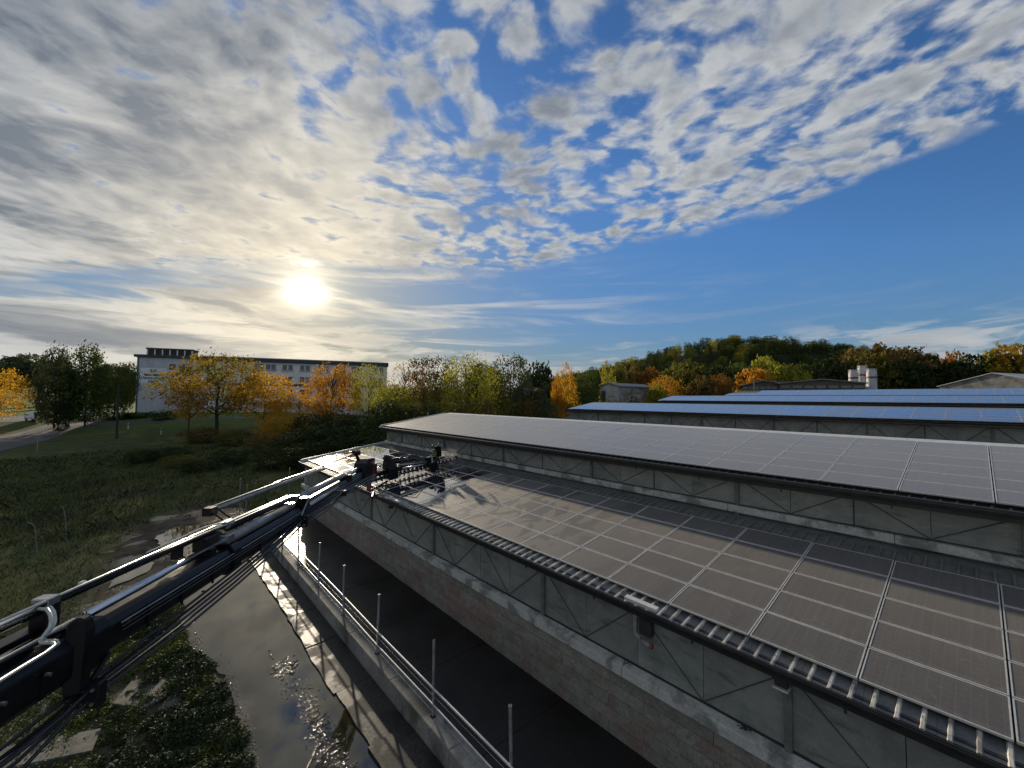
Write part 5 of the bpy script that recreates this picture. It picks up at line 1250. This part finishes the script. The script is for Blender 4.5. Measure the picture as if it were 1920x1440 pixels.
# hose bundle slung below the right side, held by clamp blocks
hp = [at(-150, 1545, 3.6), at(165, 1300, 5.0), at(565, 977, 11.2), at(640, 925, 14.2), at(703, 893, 18.4)]
for j in range(6):
    oe, ou = (-.11+.055*(j % 3)*1.6), (.06 if j < 3 else -.06)
    pts = []
    for k in range(len(hp)-1):
        for t in (0, .25, .5, .75):
            sag = (0, .06, .08, .06)[int(t*4)]*(1.0 if k == 1 else .8)+rng.normal(0, .012); pts.append(hp[k].lerp(hp[k+1], t)+ae*(oe+rng.normal(0, .006))+au*(ou)-Vector((0, 0, sag*(.4+.25*j))))
    pts.append(hp[-1]+ae*oe*.6+au*ou); b = MB(); b.tube(pts, [.022, .022]+[.022]*(len(pts)-2), 7); cpart('hose', b, m_hose if j not in (1, ) else m_blk, smooth=True)
for k, hh in ((1, .15), (2, .15), (3, .10)):
    b = MB(); b.obox(hp[k], ad*.07, ae*.17, au*hh); cpart('hose_clamp', b, m_blk, bevel=.02)
    for a in (-.11, 0, .11):
        for c in (-.08, .08): b = MB(); b.tube([hp[k]+ae*a+au*c-ad*.09, hp[k]+ae*a+au*c+ad*.09], .024, 8); cpart('hose_fitting', b, m_metal)
b = MB(); b.tube([hp[1]+au*.1, ax(.95, .3, -.2)], .03, 6); cpart('hose_hanger', b, m_blk); b = MB(); b.tube([hp[2]+au*.1, ax(7.3, .22, -.2)], .025, 6); cpart('hose_hanger', b, m_blk); b = MB(); b.tube([hp[2]+au*.15, hp[2]+au*.55+ad*.5], .018, 5); cpart('hose_hook', b, m_metal)
# head bracket
TZ0 = 14.4
b = MB(); q = [(-.75, -.40), (.55, -.55), (.75, -.1), (.70, .55), (-.15, .62), (-.55, .45)]; n = len(q)
A_ = [ax(TZ0+a, -.26, c) for a, c in q]; B_ = [ax(TZ0+a, .26, c) for a, c in q]
b.raw(A_+B_, [tuple(range(n)), tuple(range(n, 2*n))[::-1]]+[((k+1) % n, k, n+k, n+(k+1) % n) for k in range(n)]); cpart('head_bracket', b, m_blk, bevel=.03)
block('head_plate', TZ0+.80, .02, .05, .05, .30, .50, m_red); block('head_plate', TZ0-.1, .30, -.62, .25, .05, .16, m_red); block('head_pin', TZ0+.6, .28, .35, .07, .05, .07, m_metal)
b = MB(); b.tube([ax(TZ0-.45, -.1, .60), ax(TZ0-.75, -.15, .95)], .07, 8); b.tube([ax(TZ0-.75, -.3, .95), ax(TZ0-.75, .05, .95)], .09, 8); b.tube([ax(TZ0-.75, -.12, .95), ax(11.2, -.75, .70)], .03, 6); cpart('head_link', b, m_blk)
# washing head: everything sits just above the sloping roof
rn = Vector((-.1447, 0, .9895)); rd = Vector((.9895, 0, .1447)); ry = Vector((0, 1, 0))
def rp(x_, y_, h_): return Vector((x_, y_, -4.59+SL*(x_-8.97)))+rn*h_
def rtube(name, pts, r, m_, n=8): b = MB(); b.tube([rp(*p) for p in pts], r, n); return cpart(name, b, m_, smooth=n > 8)
XB0, XB1, YB = 9.15, 13.6, 20.2
def by(x_): return 20.9-(x_-9.15)*.10
rtube('brush_shaft', [(XB0, by(XB0)+.25, .20), (XB1, by(XB1)+.25, .20)], .05, m_metal)
for k in range(18):                                        # brush rings, ragged bristles
    x_ = XB0+.1+(XB1-XB0-.2)*k/17; b = MB(); c0 = rp(x_, by(x_)+.25, .20); nb = 26
    for j in range(nb):
        a = j/nb*6.283+rng.uniform(-.1, .1); ln = rng.uniform(.15, .20); v = ry*math.cos(a)+rn*math.sin(a); b.tube([c0+v*.04, c0+v*ln+rd*rng.uniform(-.06, .06)], [.016, .010], 3, cap=False)
    cpart('brush_ring', b, m_hose)
# perforated spray rail
b = MB(); 
for h_ in (.30, .50): b.tube([rp(XB0-.3, by(XB0-.3)-.12, h_), rp(XB1+.2, by(XB1+.2)-.12, h_)], .035, 6)
nh = 22
for k in range(nh+1):
    x_ = XB0-.3+(XB1-XB0+.5)*k/nh; b.obox(rp(x_, by(x_)-.12, .40), rd*.045, ry*.02, rn*.09)
cpart('spray_rail', b, m_blk)
for k in range(nh):
    x_ = XB0-.3+(XB1-XB0+.5)*(k+.5)/nh; b = MB(); b.tube([rp(x_, by(x_)-.14, .40), rp(x_, by(x_)-.19, .36)], [.035, .022], 6); cpart('spray_nozzle', b, m_metal)
rtube('frame_beam', [(9.0, 20.75, .60), (13.3, 20.4, .60)], .06, m_blk); rtube('frame_beam', [(9.0, 21.25, .55), (13.3, 20.9, .55)], .05, m_blk)
for x_ in (9.3, 10.3, 11.3, 12.3, 13.1): rtube('frame_cross', [(x_, 20.5, .60), (x_, 21.3, .55)], .035, m_blk, 6)
for k in range(7):                                         # curved guard plates like fingers standing over the drive
    b = MB(); x_ = 9.7+.075*k; w = .028; hs = 1.35-.09*abs(k-2.2); pr = [(-.42, .15), (-.48, .7), (-.25, hs), (.0, hs+.12), (.16, hs-.1), (.30, .8), (.34, .2)]
    n = len(pr); A_ = [rp(x_-w, 20.9+a, c) for a, c in pr]; B_ = [rp(x_+w, 20.9+a, c) for a, c in pr]
    b.raw(A_+B_, [tuple(range(n)), tuple(range(n, 2*n))[::-1]]+[((j+1) % n, j, n+j, n+(j+1) % n) for j in range(n)]); cpart('guard_plate', b, m_blk)
for (x0, y0, h0, x1, y1, h1, r_, mm) in ((10.2, 20.9, .95, 11.9, 20.6, .80, .075, m_blk), (10.3, 20.6, .80, 11.8, 20.3, .66, .06, m_cyl), (10.2, 21.1, 1.1, 11.6, 20.9, .98, .05, m_blk), (10.4, 20.4, .62, 12.0, 20.2, .55, .05, m_metal), (10.1, 20.7, .55, 12.2, 20.5, .52, .07, m_blk), (11.4, 20.7, .9, 12.5, 20.5, .7, .06, m_blk)):
    rtube('ram', [(x0, y0, h0), (x1, y1, h1)], r_, mm, 10)
for k in range(9):
    b = MB(); x0 = rng.uniform(10.1, 11.0); x1 = rng.uniform(11.6, 12.6); m0 = rp((x0+x1)/2, rng.uniform(20.2, 21.2), rng.uniform(.7, 1.15)); b.tube([rp(x0, 20.8, .8), rp(x0+.2, 20.9, 1.0), m0, rp(x1-.1, 20.5, .8), rp(x1, 20.4, .5)], .022, 6); cpart('head_hose', b, m_hose, smooth=True)
b = MB(); b.obox(rp(12.0, 20.3, .60), rd*.17, ry*.16, rn*.30); b.obox(rp(12.05, 20.05, .35), rd*.24, ry*.10, rn*.26); cpart('drive_motor', b, m_blk, bevel=.03)
b = MB(); b.tube([rp(12.0, 20.0, .95), rp(12.0, 20.0, .60)], .07, 10); b.tube([rp(12.0, 20.0, .95), rp(12.0, 20.1, 1.02)], .04, 8); cpart('motor_valve', b, m_metal)
b = MB(); b.obox(rp(12.65, 20.7, .80), rd*.12, ry*.12, rn*.34); b.tube([rp(12.6, 20.7, 1.2), rp(12.5, 20.7, 1.42)], .06, 8); cpart('rear_post', b, m_yel, bevel=.03)
b = MB(); b.obox(rp(12.78, 20.55, 1.0), rd*.12, ry*.12, rn*.30); b.obox(rp(12.66, 20.5, 1.25), rd*.14, ry*.10, rn*.10); cpart('post_valve', b, m_blk, bevel=.02)
b = MB(); b.tube([rp(12.7+.45*(1-math.cos(a))*.7, 20.6, 1.10+.38*math.sin(a)) for a in np.linspace(.2, 2.9, 12)], .030, 8); cpart('hose_loop', b, m_hose, smooth=True)
rtube('side_post', [(11.25, 21.5, .1), (11.25, 21.5, .85)], .07, m_yel)
rtube('support_arm', [(7.95, 20.3, .65), (8.9, 20.6, .62), (9.8, 20.8, .6)], .09, m_blk); rtube('support_arm', [(8.1, 19.6, .55), (9.4, 20.5, .45)], .05, m_blk)
rtube('roof_runner', [(8.35, 20.0, .06), (8.9, 20.2, .10), (9.5, 20.3, .22)], .05, m_blk); rtube('roof_runner', [(8.2, 19.2, -.05), (8.5, 19.8, .0)], .07, m_blk)
for k in range(8):
    b = MB(); b.tube([ax(TZ0+.6, rng.uniform(-.2, .3), rng.uniform(-.3, .3)), rp(8.9+rng.uniform(-.3, .3), 20.2+rng.uniform(-.4, .4), .9+rng.uniform(-.2, .5)), rp(9.7+rng.uniform(0, .3), 20.8, .7+rng.uniform(-.1, .3))], .02, 6); cpart('head_hose', b, m_hose, smooth=True)
block('swivel', TZ0+1.35, .05, -.02, .30, .20, .22); block('swivel_pin', TZ0+1.3, .0, .30, .09, .09, .12, m_metal)
# fine spray drifting off the head towards the wall
def spray(name, x0, x1, y0, y1, h0, h1, dens, label=None):
    m_ = bpy.data.materials.new(name); m_.use_nodes = True; t = NT(m_.node_tree); t.n.clear(); p = geo(t)
    oc = t.new('ShaderNodeTexCoord').outputs['Generated']; a, c, e = t.sep(oc)
    fall = t.mul(t.mul(t.sm(a, 0, .25), t.sm(a, 1, .6)), t.mul(t.mul(t.sm(c, 0, .4), t.sm(c, 1, .6)), t.sm(e, 1.0, .15)))
    d = t.mul(t.mul(fall, t.sm(t.noise(p, 2.2, 4, .6, .6), .38, .7)), dens)
    v = t.new('ShaderNodeVolumePrincipled'); v.inputs['Color'].default_value = (.95, .95, .95, 1); t.put(v.inputs['Density'], d); v.inputs['Anisotropy'].default_value = .5
    o_ = t.new('ShaderNodeOutputMaterial'); t.l.new(v.outputs[0], o_.inputs['Volume'])
    b = MB(); P_ = [rp(x0, y0, h0), rp(x1, y0, h0), rp(x1, y1, h0), rp(x0, y1, h0), rp(x0, y0, h1), rp(x1, y0, h1), rp(x1, y1, h1), rp(x0, y1, h1)]; b.hexa(P_)
    o = b.build(name, m_); tag(o, kind='stuff'); return o
spray('spray', 12.6, 14.6, 19.6, 21.6, .05, .95, 1.2)

# seams, straps and small lines along the arm
for s_ in (-.6, .2, 1.7, 2.4, 3.2, 4.9, 5.8, 6.6, 8.3, 9.3, 10.3, 11.2):
    b = MB(); b.obox(ax(s_, 0, -.08), ad*.018, ae*.225, au*.03); b.obox(ax(s_, .215, -.10), ad*.02, ae*.012, au*.16); cpart('strap', b, m_blk)
for k in range(3):
    b = MB(); pts = [ax(s_, .232+.010*k, .05-.05*k) for i, s_ in enumerate(np.arange(1.2, 13.6, .55))]; b.tube(pts, .011, 6); cpart('side_line', b, m_hose if k else m_cyl, smooth=True)
for s_ in (1.35, 2.1, 2.95, 4.4, 5.3, 6.2, 8.0, 9.0, 10.0, 11.0):
    for u_ in (-.22, .08):
        b = MB(); b.tube([ax(s_, .19, u_-.08), ax(s_, .232, u_-.08)], .017, 6); cpart('bolt', b, m_metal)
